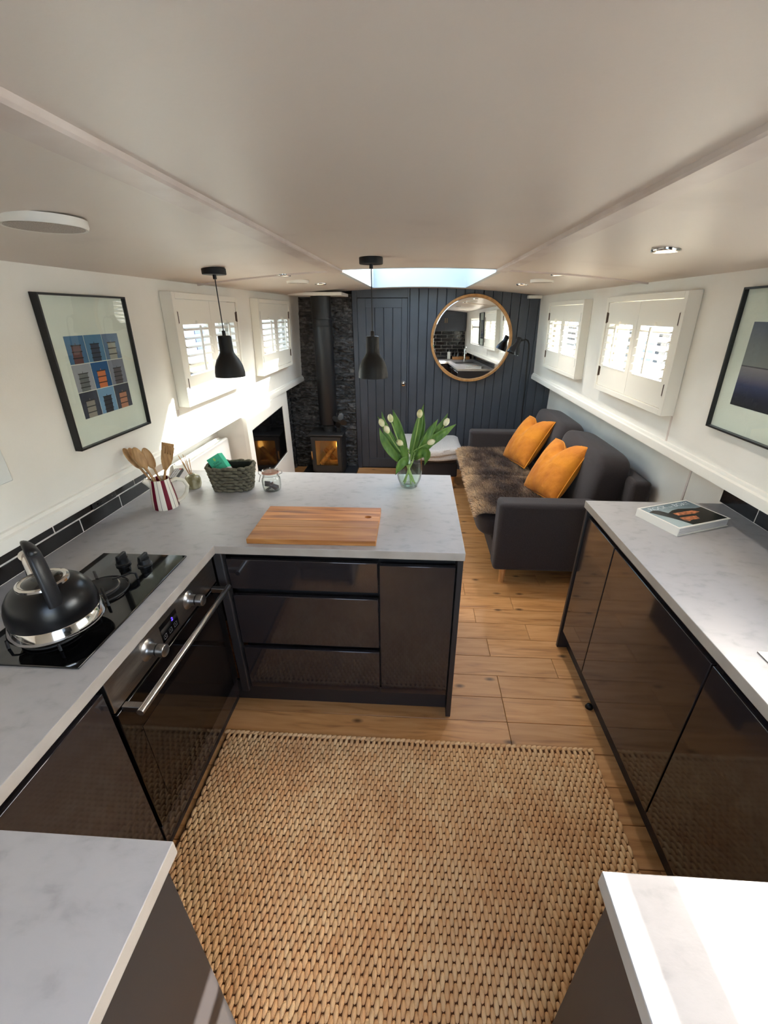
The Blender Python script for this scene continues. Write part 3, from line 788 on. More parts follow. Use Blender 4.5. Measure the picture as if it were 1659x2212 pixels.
# ------------------------------------------------------------------ jug with wooden utensils
def striped():
    m, nt, b = base('jug_stripes')
    tc = N(nt, 'ShaderNodeTexCoord'); gr = N(nt, 'ShaderNodeTexGradient', gradient_type='RADIAL')
    nt.links.new(tc.outputs['Object'], gr.inputs['Vector'])
    mu = N(nt, 'ShaderNodeMath', operation='MULTIPLY'); mu.inputs[1].default_value = 6.0
    fr = N(nt, 'ShaderNodeMath', operation='FRACT')
    nt.links.new(gr.outputs['Fac'], mu.inputs[0]); nt.links.new(mu.outputs[0], fr.inputs[0])
    rp = N(nt, 'ShaderNodeValToRGB'); rp.color_ramp.interpolation = 'CONSTANT'; el = rp.color_ramp.elements
    W_, R_, K_ = (232, 224, 208), (112, 22, 40), (52, 48, 58)
    el[0].position = 0; el[0].color = lin(W_); el[1].position = .08; el[1].color = lin(R_)
    for p, c_ in ((.43, W_), (.695, K_), (.725, W_)): e = el.new(p); e.color = lin(c_)
    nt.links.new(fr.outputs[0], rp.inputs['Fac']); nt.links.new(rp.outputs['Color'], b.inputs['Base Color'])
    b.inputs['Roughness'].default_value = .2
    return m
JX, JY = -1.165, 1.725
j = thing('striped_jug', (JX, JY, HT), 'cream jug with maroon and navy stripes holding wooden utensils', 'jug')
MB().lathe([(.0, .0), (.055, .0), (.0575, .004), (.054, .05), (.048, .095), (.0435, .128), (.0425, .140), (.0395, .140), (.040, .128), (.045, .095), (.050, .05), (.050, .008), (0, .008)], 56, (JX, JY, HT)).build('body', striped(), j, smooth=40)
MB().tube([(JX-.032, JY-.016, HT+.105), (JX-.043, JY-.022, HT+.125), (JX-.058, JY-.030, HT+.141)], [.014, .015, .012], 14).build('spout', mat('jug_cream', (228, 220, 205), .2), j, smooth=60)
pts = [(JX+.040, JY+.018, HT+.122), (JX+.062, JY+.028, HT+.130), (JX+.088, JY+.040, HT+.118), (JX+.098, JY+.044, HT+.090), (JX+.088, JY+.040, HT+.055), (JX+.066, JY+.030, HT+.030), (JX+.050, JY+.022, HT+.022)]
MB().tube(pts, .0085, 14).build('handle', mat('jug_handle_cream', (226, 218, 198), .2), j, smooth=60)
def utensil(base_p, tip, kind, lab, roll=0.0):
    b0 = Vector(base_p); t0 = Vector(tip); d = (t0-b0); Lg = d.length; d.normalize()
    q = d.to_track_quat('Z', 'X').to_matrix().to_4x4()
    mw = Matrix.Translation(b0) @ q @ Matrix.Rotation(roll, 4, 'Z')
    o = thing('wooden_'+kind, b0, lab, kind, 'bamboo utensils in the striped jug')
    hl = Lg*.62 if kind != 'spoon' else Lg*.70
    MB(lambda p: mw @ p).tube([(0, 0, 0), (0, 0, hl*.5), (0, 0, hl)], [.006, .0055, .007], 10, flat=(1, .7)).build('shaft', M['bamboo'], o, smooth=60)
    hb = MB(lambda p: mw @ p)
    if kind == 'spoon':
        hb.ell((0, 0, hl+(Lg-hl)/2), (.021, .006, (Lg-hl)/2+.012), 16, 10)
        hb.build('bowl', M['bamboo'], o, smooth=80)
    elif kind == 'turner':
        p = [(-.007, hl-.005), (.007, hl-.005), (.022, hl+.03), (.025, Lg), (-.025, Lg), (-.022, hl+.03)]
        hb.prism(p, -.003, .003, lambda a, c_, h_: Vector((a, h_, c_))).build('blade', M['bamboo'], o, bevel=.002)
    else:
        p = [(-.007, hl-.005), (.007, hl-.005), (.020, hl+.03), (.023, hl+.055), (.022, Lg), (.014, Lg), (.013, Lg-.035), (.0085, Lg-.035), (.0075, Lg), (.0025, Lg), (.002, Lg-.035), (-.002, Lg-.035), (-.0025, Lg), (-.0075, Lg), (-.0085, Lg-.035), (-.013, Lg-.035), (-.014, Lg), (-.022, Lg), (-.023, hl+.055), (-.020, hl+.03)]
        hb.prism(p, -.003, .003, lambda a, c_, h_: Vector((a, h_, c_))).build('head', M['bamboo'], o)
    return o
jz = HT+.02
utensil((JX+.022, JY, jz), (-1.297, 1.735, 1.176), 'spoon', 'thin wooden spoon leaning furthest out over the jug spout', 1.3)
utensil((JX+.026, JY+.010, jz), (-1.272, 1.735, 1.178), 'spoon', 'second wooden spoon leaning out over the jug spout', 1.3)
utensil((JX+.015, JY-.008, jz), (-1.236, 1.715, 1.186), 'spoon', 'broad wooden spoon near the middle of the striped jug', .5)
utensil((JX+.020, JY+.012, jz), (-1.206, 1.735, 1.178), 'spoon', 'rounded wooden spoon behind the broad one in the jug', .6)
utensil((JX-.020, JY+.012, jz), (-1.094, 1.740, 1.212), 'turner', 'flat wooden turner standing tallest in the jug', .35)
utensil((JX-.022, JY-.006, jz), (-1.078, 1.715, 1.204), 'fork', 'slotted wooden fork in front of the turner in the jug', .3)

# ------------------------------------------------------------------ reed diffuser, basket, tea box, jar, remote
DX, DY = -1.147, 1.962
d = thing('reed_diffuser', (DX, DY, HT), 'small olive glazed pot with reed sticks beside the jug', 'diffuser')
MB().lathe([(0, 0), (.028, 0), (.034, .006), (.0385, .022), (.0385, .048), (.034, .062), (.022, .070), (.015, .072), (.014, .078), (.011, .078), (.011, .070), (0, .07)], 36, (DX, DY, HT)).build('pot', noisy('olive_glaze', [(122, 112, 78), (168, 160, 128), (188, 180, 152)], 30, 4, .25, stretch=(1, 1, .4)), d, smooth=45)
for q, (ax, ay, Lg) in enumerate(((-.055, .01, .115), (-.045, .0, .11), (-.036, .02, .118), (-.03, -.01, .10), (-.02, .01, .112), (.004, .0, .105))):
    MB().tube([(DX-ax*.1, DY-ay*.1, HT+.02), (DX+ax, DY+ay, HT+.078+Lg*.8)], .0016, 6).build('reed', mat('reed_stick', (190, 140, 88), .6), d, smooth=60)
# woven basket
BXC, BYC, BR = -.935, 1.965, .10
bk = thing('rope_basket', (BXC, BYC, HT), 'dark olive knitted rope basket holding a green tea box', 'basket')
def sup(a, rx, ry, e=3.2):
    ca, sa = math.cos(a), math.sin(a)
    return rx*math.copysign(abs(ca)**(2/e), ca), ry*math.copysign(abs(sa)**(2/e), sa)
RB = Matrix.Rotation(.12, 3, 'Z')
rope = noisy('olive_rope', [(84, 78, 62), (112, 105, 86)], 60, 4, .9, bump=.5, bscale=160, bdist=.004)
for r in range(8):
    t = r/7; rx = .088+.020*t; ry = .056+.012*t; z = HT+.010+.0165*r
    b = MB(); n = 15
    for q in range(n):
        a0 = 2*PI*(q+(.5 if r % 2 else 0))/n
        pts = []
        for w_ in range(7):
            a = a0+(w_-3)/6*2*PI/n*1.16
            px, py = sup(a, rx, ry); bulge = 1+.07*math.cos((w_-3)/3*PI/2)-.02
            p = RB @ Vector((px*bulge, py*bulge, 0))
            pts.append((BXC+p.x, BYC+p.y, z+.002*math.sin(w_)))
        b.tube(pts, [.003, .0075, .0092, .0098, .0092, .0075, .003], 8)
    b.build('rope_course', rope, bk, smooth=70, merge=False)
b = MB(); n = 40
ring = lambda rx, ry, z: [tuple(Vector((BXC, BYC, z))+RB @ Vector((*sup(2*PI*q/n, rx, ry), 0))) for q in range(n)]
A = ring(.078, .047, HT+.004); B = ring(.098, .058, HT+.125)
b.add(A+B, [tuple(range(n))]+[(q, (q+1) % n, n+(q+1) % n, n+q) for q in range(n)])
b.build('lining', mat('basket_lining', (44, 41, 33), .95), bk, smooth=70)
# tea box leaning in the basket
mw = Matrix.Translation((-.952, 1.962, HT+.058)) @ Euler((-.30, -.50, .30)).to_matrix().to_4x4()
tb = thing('tea_box', (-.952, 1.962, HT+.058), 'green and white tea box leaning inside the rope basket', 'box')
X = lambda p: mw @ p
MB(X).box(-.034, .034, -.032, .032, .048, .128).build('carton', mat('teabox_green', (60, 184, 142), .45), tb, bevel=.001)
MB(X).box(-.034, .034, -.032, .032, 0, .048).build('carton_base', mat('teabox_white', (206, 204, 200), .5), tb)
MB(X).box(-.0346, -.034, -.031, .031, .004, .127).build('side_panel', mat('teabox_dark_green', (22, 96, 62), .45), tb)
lf = MB(lambda p: mw @ (Vector((0.0, -.0324, .110))+p)); lf.ell((0, 0, 0), (.0055, .0004, .009), 12, 8); lf.build('leaf_emblem', mat('leaf_green', (150, 205, 110), .5), tb)
ink = mat('teabox_ink', (20, 84, 66), .5)
for s_, zz in (('Daily', .088), ('Organic', .076)):
    text_mesh(s_, .0145, 'lettering', ink, tb, mw @ Matrix.Translation((.0, -.0323, zz)) @ Matrix.Rotation(PI/2, 4, 'X'))
# clip-top jar
CX, CY = -.733, 1.958
cj = thing('clip_top_jar', (CX, CY, HT), 'clear clip-top glass jar with dark tea bags', 'jar')
MB().lathe([(.0, .001), (.040, .001), (.0445, .006), (.0475, .025), (.0475, .055), (.045, .066), (.038, .076), (.037, .088), (.0405, .089), (.0405, .093), (.0365, .093), (.034, .088), (.035, .076), (.042, .066), (.0445, .055), (.0445, .025), (.0415, .008), (0, .006)], 48, (CX, CY, HT)).build('glass_body', M['glass'], cj, smooth=50)
MB().lathe([(.0405, .0965), (.041, .100), (.040, .106), (.034, .109), (.033, .104), (0, .104)], 48, (CX, CY, HT)).build('lid', M['glass'], cj, smooth=50)
MB().lathe([(.0395, .093), (.0425, .0935), (.0425, .0962), (.0395, .0965)], 48, (CX, CY, HT)).build('rubber_seal', mat('seal_rubber', (196, 140, 116), .5), cj, smooth=30)
rg_ = [(CX+.0425*math.cos(2*PI*q/40), CY+.0425*math.sin(2*PI*q/40), HT+.083) for q in range(40)]
MB().tube(rg_, .0013, 6, closed=True).build('wire_collar', M['steel'], cj, smooth=60)
MB().tube([(CX-.042, CY-.008, HT+.100), (CX-.056, CY-.010, HT+.104), (CX-.058, CY-.010, HT+.090), (CX-.048, CY-.009, HT+.082), (CX-.056, CY-.010, HT+.060), (CX-.060, CY-.010, HT+.045)], .0018, 8).build('wire_clasp', M['steel'], cj, smooth=60)
MB().tube([(CX+.040, CY+.006, HT+.101), (CX+.055, CY+.008, HT+.103), (CX+.058, CY+.008, HT+.090), (CX+.044, CY+.007, HT+.083)], .0018, 8).build('wire_hinge', M['steel'], cj, smooth=60)
rr = random.Random(5)
for q in range(6):
    a = rr.uniform(0, 2*PI); m_ = Matrix.Translation((CX+.016*math.cos(a), CY+.016*math.sin(a), HT+.012+.005*q)) @ Euler((rr.uniform(-.5, .5), rr.uniform(-.5, .5), a)).to_matrix().to_4x4()
    MB(lambda p: m_ @ p).box(-.019, .019, -.014, .014, -.003, .003).build('tea_bag', mat('teabag_%d' % q, (50+6*q, 44+5*q, 46+5*q), .8), cj, bevel=.0025)
# remote control by the wall
rm = thing('remote_control', (-1.325, 2.10, HT), 'black remote control with pale buttons lying behind the jug', 'remote')
ra = Matrix.Translation((-1.333, 2.125, HT)) @ Matrix.Rotation(.28, 4, 'Z')
Y_ = lambda p: ra @ p
MB(Y_).box(-.023, .023, -.085, .085, 0.0005, .017).build('body', M['black'], rm, bevel=.004)
for r in range(8):
    for q in range(3):
        cm = (200, 200, 200) if (r, q) != (7, 2) else (190, 40, 40)
        MB(Y_).box(-.016+.0115*q, -.0075+.0115*q, -.072+.019*r, -.062+.019*r, .017, .0185).build('button', mat('button_%d_%d' % (r, q), cm, .5), rm)

# chopping board
cb = thing('chopping_board', (-.405, 1.555, HT), 'rectangular acacia chopping board with a finger hole', 'board')
ca = Matrix.Translation((-.4035, 1.5575, HT+.0005)) @ Matrix.Rotation(.016, 4, 'Z')
hr = .0135
n = 24
def board_layers():
    # strips glued side by side: each one a mesh part around/without the hole
    ys_ = [-.157, -.045, .02, .115, .157]
    for i in range(4):
        b = MB(lambda p: ca @ p)
        if i != 2: b.box(-.255, .255, ys_[i]+.0001, ys_[i+1], 0, .0215); b.build('wood_strip', M['acacia'], cb, bevel=.0022)
        else:
            lo, hi_ = ys_[2]+.0001, ys_[3]
            hx_, hy_ = .205, .058
            ring_o = []; ring_i = []
            for q in range(n):
                a = 2*PI*(q+.5)/n; dx, dy = math.cos(a), math.sin(a)
                s_ = max(abs(dx)/.05, abs(dy)/.032) if True else 1
                lx = .05 if abs(dx) > 1e-9 else 1e9
                tq = min((.05/abs(dx)) if abs(dx) > 1e-9 else 1e9, ((hi_-hy_)/dy) if dy > 1e-9 else ((lo-hy_)/dy if dy < -1e-9 else 1e9))
                ring_o.append((hx_+dx*tq, hy_+dy*tq)); ring_i.append((hx_+hr*1.15*dx, hy_+hr*.85*dy))
            # snap corners
            def snap(p):
                x_, y_ = p
                return (hx_+.05 if abs(x_-hx_-.05) < .012 and (abs(y_-hi_) < .012 or abs(y_-lo) < .012) else hx_-.05 if abs(x_-hx_+.05) < .012 and (abs(y_-hi_) < .012 or abs(y_-lo) < .012) else x_,
                        hi_ if abs(y_-hi_) < .012 and abs(abs(x_-hx_)-.05) < .012 else lo if abs(y_-lo) < .012 and abs(abs(x_-hx_)-.05) < .012 else y_)
            cs = [(hx_+.05, hi_), (hx_-.05, hi_), (hx_-.05, lo), (hx_+.05, lo)]
            for cpt in cs:
                kbest = min(range(n), key=lambda q: (ring_o[q][0]-cpt[0])**2+(ring_o[q][1]-cpt[1])**2); ring_o[kbest] = cpt
            v = []; f = []
            for z in (0, .0215):
                v += [(p[0], p[1], z) for p in ring_o]+[(p[0], p[1], z) for p in ring_i]
            for q in range(n):
                q2 = (q+1) % n
                f += [(q, q2, n+q2, n+q), (2*n+q, 2*n+q2, 3*n+q2, 3*n+q), (n+q, n+q2, 3*n+q2, 3*n+q), (q, q2, 2*n+q2, 2*n+q)]
            b.add(v, f)
            b.box(-.255, hx_-.05, lo, hi_, 0, .0215)
            b.build('wood_strip', M['acacia'], cb, merge=False)
board_layers()

# ------------------------------------------------------------------ vase of tulips
VX, VY = -.031, 2.045
v = thing('glass_vase', (VX, VY, HT), 'clear tapered glass vase of tulips on the peninsula', 'vase')
MB().lathe([(0, .001), (.040, .001), (.046, .006), (.060, .045), (.067, .085), (.066, .13), (.060, .175), (.057, .192), (.0550, .192), (.058, .175), (.064, .13), (.065, .085), (.058, .045), (.044, .014), (0, .014)], 48, (VX, VY, HT)).build('glass_body', M['glass'], v, smooth=50)
MB().lathe([(0, .015), (.0435, .015), (.0575, .045), (.0645, .085), (0, .085)], 40, (VX, VY, HT)).build('water', M['water'], v, smooth=50)
def bez(a, b, c, t): return a*(1-t)**2+b*2*t*(1-t)+c*t*t
def leaf(parent, p0, p1, p2, w, twist=0.0):
    p0, p1, p2 = Vector(p0), Vector(p1), Vector(p2)
    b = MB(); n = 12; side_prev = None
    v_ = []
    for i in range(n+1):
        t = i/n; c_ = bez(p0, p1, p2, t); tg = (bez(p0, p1, p2, min(t+.02, 1))-bez(p0, p1, p2, max(t-.02, 0))).normalized()
        sd = tg.cross(Vector((math.sin(twist), -math.cos(twist), .15))).normalized()
        wd = 1.3*w*(.30+.70*math.sin(PI*min(1, t*.88+.10)))*(1 if t < .75 else max(0.02, (1-t)/.25)**.6)
        nrm = sd.cross(tg).normalized()
        v_ += [c_-sd*wd+nrm*wd*.35, c_-sd*wd*.5+nrm*wd*.08, c_, c_+sd*wd*.5+nrm*wd*.08, c_+sd*wd+nrm*wd*.35]
    f = [(i*5+k, i*5+k+1, i*5+k+6, i*5+k+5) for i in range(n) for k in range(4)]
    b.add(v_, f)
    o = b.build('leaf', M['green'], parent, smooth=80)
    md = o.modifiers.new('thickness', 'SOLIDIFY'); md.thickness = .0012
    return o
def tulip(base_xy, bud, tilt, lab, leaves=(), size=1.0):
    bx_, by_ = VX+base_xy[0], VY+base_xy[1]
    root = thing('tulip', (bx_, by_, HT+.02), lab, 'tulip', 'white tulips in the glass vase')
    p0 = Vector((bx_, by_, HT+.02)); p2 = Vector(bud); d = Vector(tilt).normalized()
    p1 = p2-d*(p2-p0).length*.5
    # keep the stem inside the vase mouth
    rim = Vector((VX+max(-.04, min(.04, (bud[0]-VX)*.32)), VY+max(-.04, min(.04, (bud[1]-VY)*.4)), HT+.19))
    pts = [bez(p0, p0*.5+rim*.5, rim, i/6) for i in range(7)]+[bez(rim, rim*.4+p1*.6, p2, i/8) for i in range(1, 9)]
    MB().tube(pts, .0034, 8).build('stem', M['stem'], root, smooth=60)
    q = d.to_track_quat('Z', 'X').to_matrix().to_4x4(); mw_ = Matrix.Translation(p2) @ q
    fl = MB(lambda p: mw_ @ p); L_ = .040*size; R_ = .0145*size
    for ring_, off, rr_ in ((0, 0.0, 1.0), (1, PI/3, .86)):
        for k_ in range(3):
            a0 = off+k_*2*PI/3; vv = []; nu, nv = 6, 7
            for j_ in range(nv+1):
                t = j_/nv; rad = R_*rr_*(math.sin(PI*min(1, .12+t*.80))**.75); zz = -.003+t*L_
                half = 1.15*(1-max(0, t-.55)/.45*.85)
                for i_ in range(nu+1):
                    a = a0+(i_/nu-.5)*2*half
                    vv.append((rad*math.cos(a), rad*math.sin(a), zz))
            fl.add(vv, [(j_*(nu+1)+i_, j_*(nu+1)+i_+1, (j_+1)*(nu+1)+i_+1, (j_+1)*(nu+1)+i_) for j_ in range(nv) for i_ in range(nu)])
    fo = fl.build('bud', M['petal'], root, smooth=70, merge=False)
    for (a, m_, e, w, tw) in leaves: leaf(root, a, m_, e, w, tw)
ZR = HT+.185
tulip((.02, .01), (-.164, 2.03, 1.232), (-.45, -.05, 1), 'cream tulip bud leaning furthest towards the stove side',
      [((-.055, 2.04, ZR-.05), (-.14, 2.02, 1.14), (-.170, 2.04, 1.298), .016, .2), ((-.05, 2.05, ZR-.05), (-.12, 2.06, 1.17), (-.193, 2.06, 1.271), .014, -.3)])
tulip((.01, .025), (-.125, 2.07, 1.244), (-.3, .1, 1), 'cream tulip bud behind the pair on the stove side',
      [((-.045, 2.07, ZR-.04), (-.085, 2.09, 1.19), (-.119, 2.08, 1.301), .017, .1)])
tulip((.03, -.01), (-.137, 2.00, 1.207), (-.4, -.2, 1), 'pale tulip bud hanging in front of the pair on the stove side',
      [((-.06, 2.01, ZR-.05), (-.16, 1.99, 1.13), (-.178, 2.0, 1.228), .016, .4), ((-.06, 2.03, ZR-.04), (-.15, 2.02, 1.10), (-.176, 2.03, 1.187), .015, .5)])
tulip((.01, -.02), (-.068, 1.965, 1.160), (-.55, -.5, .45), 'cream tulip bud drooping low over the vase rim',
      [((-.04, 1.99, ZR-.05), (-.065, 1.965, 1.14), (-.070, 1.975, 1.218), .013, 0), ((-.035, 2.0, ZR-.03), (-.065, 1.95, 1.10), (-.098, 1.975, .997), .017, .3)])
tulip((-.02, .0), (.013, 2.05, 1.272), (.12, .02, 1), 'tallest cream tulip standing upright in the vase',
      [((-.022, 2.05, ZR-.04), (-.005, 2.05, 1.16), (.034, 2.06, 1.334), .017, -.1), ((-.015, 2.06, ZR-.03), (.035, 2.06, 1.17), (.034, 2.07, 1.296), .014, -.2)])
tulip((-.03, .01), (.140, 2.06, 1.232), (.5, .1, 1), 'half-hidden tulip bud among leaves on the sofa side',
      [((-.005, 2.05, ZR-.04), (.05, 2.05, 1.17), (.104, 2.05, 1.262), .018, .1), ((.0, 2.06, ZR-.02), (.10, 2.07, 1.15), (.152, 2.07, 1.288), .018, -.2), ((.005, 2.05, ZR), (.10, 2.03, 1.18), (.194, 2.04, 1.242), .017, .1)])
tulip((-.025, -.015), (.060, 2.0, 1.156), (.75, -.15, .35), 'greenish tulip bud bending low on the sofa side',
      [((.0, 2.02, ZR-.02), (.05, 2.01, 1.15), (.085, 2.04, 1.247), .017, .2), ((.0, 2.01, ZR-.02), (.085, 1.99, 1.16), (.045, 1.99, 1.045), .019, -.5)])

# ------------------------------------------------------------------ pendants
def pendant(x, y, lab):
    zt = zceil(x, y)
    p = thing('pendant_lamp', (x, y, 1.44), lab, 'pendant lamp')
    MB().lathe([(.052, 0), (.053, .003), (.053, .024), (.050, .027)], 36, (x, y, zt-.026)).build('ceiling_rose', M['blackmatt'], p, smooth=40)
    MB().lathe([(.0085, -.018), (.0085, 0)], 16, (x, y, zt-.026)).build('cord_grip', M['black'], p, smooth=40)
    MB().tube([(x, y, zt-.04), (x, y, 1.65)], .0026, 8).build('cord', M['black'], p, smooth=60)
    MB().lathe([(.0085, 0), (.0085, .022), (.006, .025)], 16, (x, y, 1.628)).build('lower_grip', M['black'], p, smooth=40)
    prof = [(.072, 0), (.0715, .02), (.066, .05), (.054, .08), (.040, .100), (.0335, .112), (.032, .122), (.031, .185), (.027, .188), (.010, .189)]
    inner = [(r-.0015, z) for r, z in prof][::-1]
    s_ = MB().lathe(prof+[(.0085, .186)]+[(max(r, .008), z-.0015 if z > .01 else z) for r, z in inner[1:]], 44, (x, y, 1.442)).build('shade', M['blackmatt'], p, smooth=40)
    MB().lathe([(.014, .10), (.016, .12), (.016, .16)], 20, (x, y, 1.44)).build('lamp_holder', M['black'], s_, smooth=40)
    MB().ell((x, y, 1.515), (.024, .024, .030), 18, 12).build('bulb', mat('bulb_glass', (235, 232, 222), .2), s_, smooth=80)
pendant(-.219, 2.15, 'matt black pendant lamp hanging over the middle of the peninsula')
pendant(-.940, 2.15, 'matt black pendant lamp hanging in front of the corner shutters')

# ------------------------------------------------------------------ plantation shutters
def make_shutter(name, W, H, label):
    """built at origin: wall plane x=0, room towards +x, y 0..W, z 0..H"""
    r = thing(name, (0, 0, 0), label, 'shutters', None, None, True)
    D = .062; t = .030
    m = M['shutter']
    bx('side_frame', m, r, 0, D, 0, t, 0, H, bevel=.0015); bx('side_frame', m, r, 0, D, W-t, W, 0, H, bevel=.0015)
    bx('top_frame', m, r, 0, D, t, W-t, H-t, H, bevel=.0015); bx('sill_frame', m, r, 0, D, t, W-t, 0, t, bevel=.0015)
    pw = (W-2*t-.006)/2
    for k in range(2):
        y0 = t+.002+k*(pw+.002); y1 = y0+pw; z0 = t+.003; z1 = H-t-.003; x0, x1 = .028, .055
        st = .046; tr_ = .118; br = .122
        pb = MB(); pb.box(x0, x1, y0, y0+st, z0, z1); pb.box(x0, x1, y1-st, y1, z0, z1); pb.box(x0, x1, y0+st, y1-st, z1-tr_, z1); pb.box(x0, x1, y0+st, y1-st, z0, z0+br)
        p = pb.build('shutter_panel', m, r, merge=False)
        n = 6; za, zb = z0+br, z1-tr_; pitch = (zb-za)/n
        for i in range(n):
            zc_ = za+pitch*(i+.5)
            R = Matrix.Translation((.0415, 0, zc_)) @ Matrix.Rotation(math.radians(14), 4, 'Y')
            prof = [(-.031, 0), (-.020, .0035), (0, .0048), (.020, .0035), (.031, 0), (.020, -.0035), (0, -.0048), (-.020, -.0035)]
            lo = MB().prism(prof, y0+st+.001, y1-st-.001, lambda a, c_, h_: R @ Vector((a, h_, c_)))
            lo.build('louvre', m, p, smooth=40)
        yc = (y0+y1)/2
        bx('tilt_rod', m, p, .074, .084, yc-.006, yc+.006, za+.02, zb-.004, bevel=.002)
        bx('rod_catch', m, p, .055, .066, yc-.003, yc+.003, zb+.002, zb+.018)
        ye = y0-.003 if k == 0 else y1+.003
        for zz in (z0+.055, z1-.115):
            hg = MB(); hg.tube([(.058, ye, zz), (.058, ye, zz+.062)], .0045, 8); hg.box(.0552, .057, min(ye, ye+(.018 if k == 0 else -.018)), max(ye, ye+(.018 if k == 0 else -.018)), zz+.004, zz+.058)
            hg.build('hinge', M['hinge'], p, smooth=50, merge=False)
    return r
def put_left(o, y0, z0): o.location = (xL(z0)+.001, y0, z0); o.rotation_euler = (0, math.atan(LEAN), 0)
def put_right(o, y1, z0): o.location = (xR(z0)-.001, y1, z0); o.rotation_euler = (0, math.atan(LEAN), PI)
put_left(make_shutter('window_shutters', .83, .565, 'white louvred shutters behind the corner pendant, beside the container picture'), 2.27, 1.263)
put_left(make_shutter('window_shutters', .86, .565, 'white louvred shutters above the television, nearest the flue'), 3.50, 1.270)
put_right(make_shutter('window_shutters', .89, .555, 'white louvred shutters between the sea picture and the sofa end'), 3.05, 1.268)
put_right(make_shutter('window_shutters', .91, .555, 'white louvred shutters above the sofa, nearest the mirror'), 4.37, 1.268)

# ------------------------------------------------------------------ pictures
def picture(name, W, H, label, fr=.0075, D=.027):
    r = thing(name, (0, 0, 0), label, 'picture', None, None, True)
    m = M['black']
    bx('frame_side', m, r, 0, D, 0, fr, 0, H, bevel=.001); bx('frame_side', m, r, 0, D, W-fr, W, 0, H, bevel=.001)
    bx('frame_rail', m, r, 0, D, fr, W-fr, 0, fr, bevel=.001); bx('frame_rail', m, r, 0, D, fr, W-fr, H-fr, H, bevel=.001)
    bx('mount', M['mount'], r, .004, .010, fr, W-fr, fr, H-fr)
    bx('glazing', M['picglass'], r, .0185, .0195, fr, W-fr, fr, H-fr)
    return r
p = picture('framed_print', .465, .545, 'black-framed print of nine container stacks above the hob')
# y runs along the wall; on this wall +y is away from the viewer
sky_c = [[(70, 112, 150), (84, 128, 162), (92, 118, 150)], [(160, 162, 170), (28, 86, 140), (128, 132, 146)], [(62, 66, 82), (120, 160, 196), (66, 70, 84)]]
stk_c = [[(104, 64, 62), (60, 66, 84), (160, 160, 150)], [(112, 116, 116), (214, 122, 70), (92, 84, 88)], [(150, 142, 132), (44, 46, 54), (184, 128, 100)]]
px0, pz1, pw, ph, gp = .083, .405, .0975, .098, .003
for i in range(3):
    for jj in range(3):
        y0 = px0+jj*(pw+gp); z0 = pz1-(i+1)*ph-i*gp
        ph_ = bx('photo', mat('photo_sky_%d%d' % (i, jj), sky_c[i][jj], .7), p, .010, .0106, y0, y0+pw, z0, z0+ph)
        nb = 3+(i+jj) % 2; bh = ph*.68/nb; bw = pw*.48
        b = MB(lambda q: Vector((q.x, y0+pw*.22+q.y+q.z*.06, z0+q.z)))
        for q in range(nb): b.box(.0106, .0110, 0, bw, q*bh, q*bh+bh*.82)
        b.box(.0106, .0110, bw*.45, bw*.5, nb*bh, nb*bh+.006)
        b.build('container_stack', mat('photo_stack_%d%d' % (i, jj), stk_c[i][jj], .7), ph_, merge=False)
        b = MB(lambda q: Vector((q.x, y0+pw*.22+q.y+q.z*.06, z0+q.z)))
        for q in range(nb): b.box(.0106, .0110, -.003, bw+.004, q*bh+bh*.82, q*bh+bh)
        b.build('stack_joint', mat('photo_joint_%d%d' % (i, jj), tuple(int(v_*.35) for v_ in stk_c[i][jj]), .7), ph_, merge=False)
put_left(p, 1.490, 1.247)
def sea_mat(h):
    m, nt, b = base('sea_print')
    tc = N(nt, 'ShaderNodeTexCoord'); sx = N(nt, 'ShaderNodeSeparateXYZ'); nt.links.new(tc.outputs['Object'], sx.inputs[0])
    mr = N(nt, 'ShaderNodeMapRange'); mr.inputs['From Min'].default_value = .108; mr.inputs['From Max'].default_value = .108+h
    nt.links.new(sx.outputs['Z'], mr.inputs['Value'])
    rp = N(nt, 'ShaderNodeValToRGB'); el = rp.color_ramp.elements
    el[0].position = 0; el[0].color = lin((14, 14, 24)); el[1].position = 1; el[1].color = lin((96, 104, 124))
    for pp, cc in ((.12, (26, 28, 52)), (.26, (50, 56, 92)), (.38, (110, 106, 118)), (.478, (136, 130, 134)), (.484, (70, 68, 74)), (.492, (70, 68, 74)), (.498, (130, 132, 130)), (.75, (122, 126, 130))):
        e = el.new(pp); e.color = lin(cc)
    nt.links.new(mr.outputs[0], rp.inputs['Fac']); nt.links.new(rp.outputs['Color'], b.inputs['Base Color']); b.inputs['Roughness'].default_value = .6
    return m
p = picture('framed_print', .42, .525, 'black-framed print of a dark blue sea horizon over the book')
bx('print', sea_mat(.30), p, .010, .0108, .085, .335, .108, .408)
put_right(p, 1.868, 1.292)
bx('switch_plate', M['plate'], None, xL(1.3)-.002, xL(1.3)+.010, 1.055, 1.20, 1.238, 1.385, bevel=.003, label='pale switch plate on the wall above the kettle', cat='switch')
sk = thing('double_socket', (-1.362, 1.605, .975), 'black double socket set into the black wall tiles', 'socket')
bx('face_plate', M['socket'], sk, -1.363, -1.357, 1.532, 1.678, .976, 1.033, bevel=.002)
for yy in (1.57, 1.64):
    b = MB()
    for dy, dz in ((0, .012), (-.011, -.008), (.011, -.008)): b.box(-1.357, -1.3562, yy+dy-.004, yy+dy+.004, 1.0+dz-.0025, 1.0+dz+.0025)
    b.build('pin_holes', M['blackglass'], sk, merge=False)

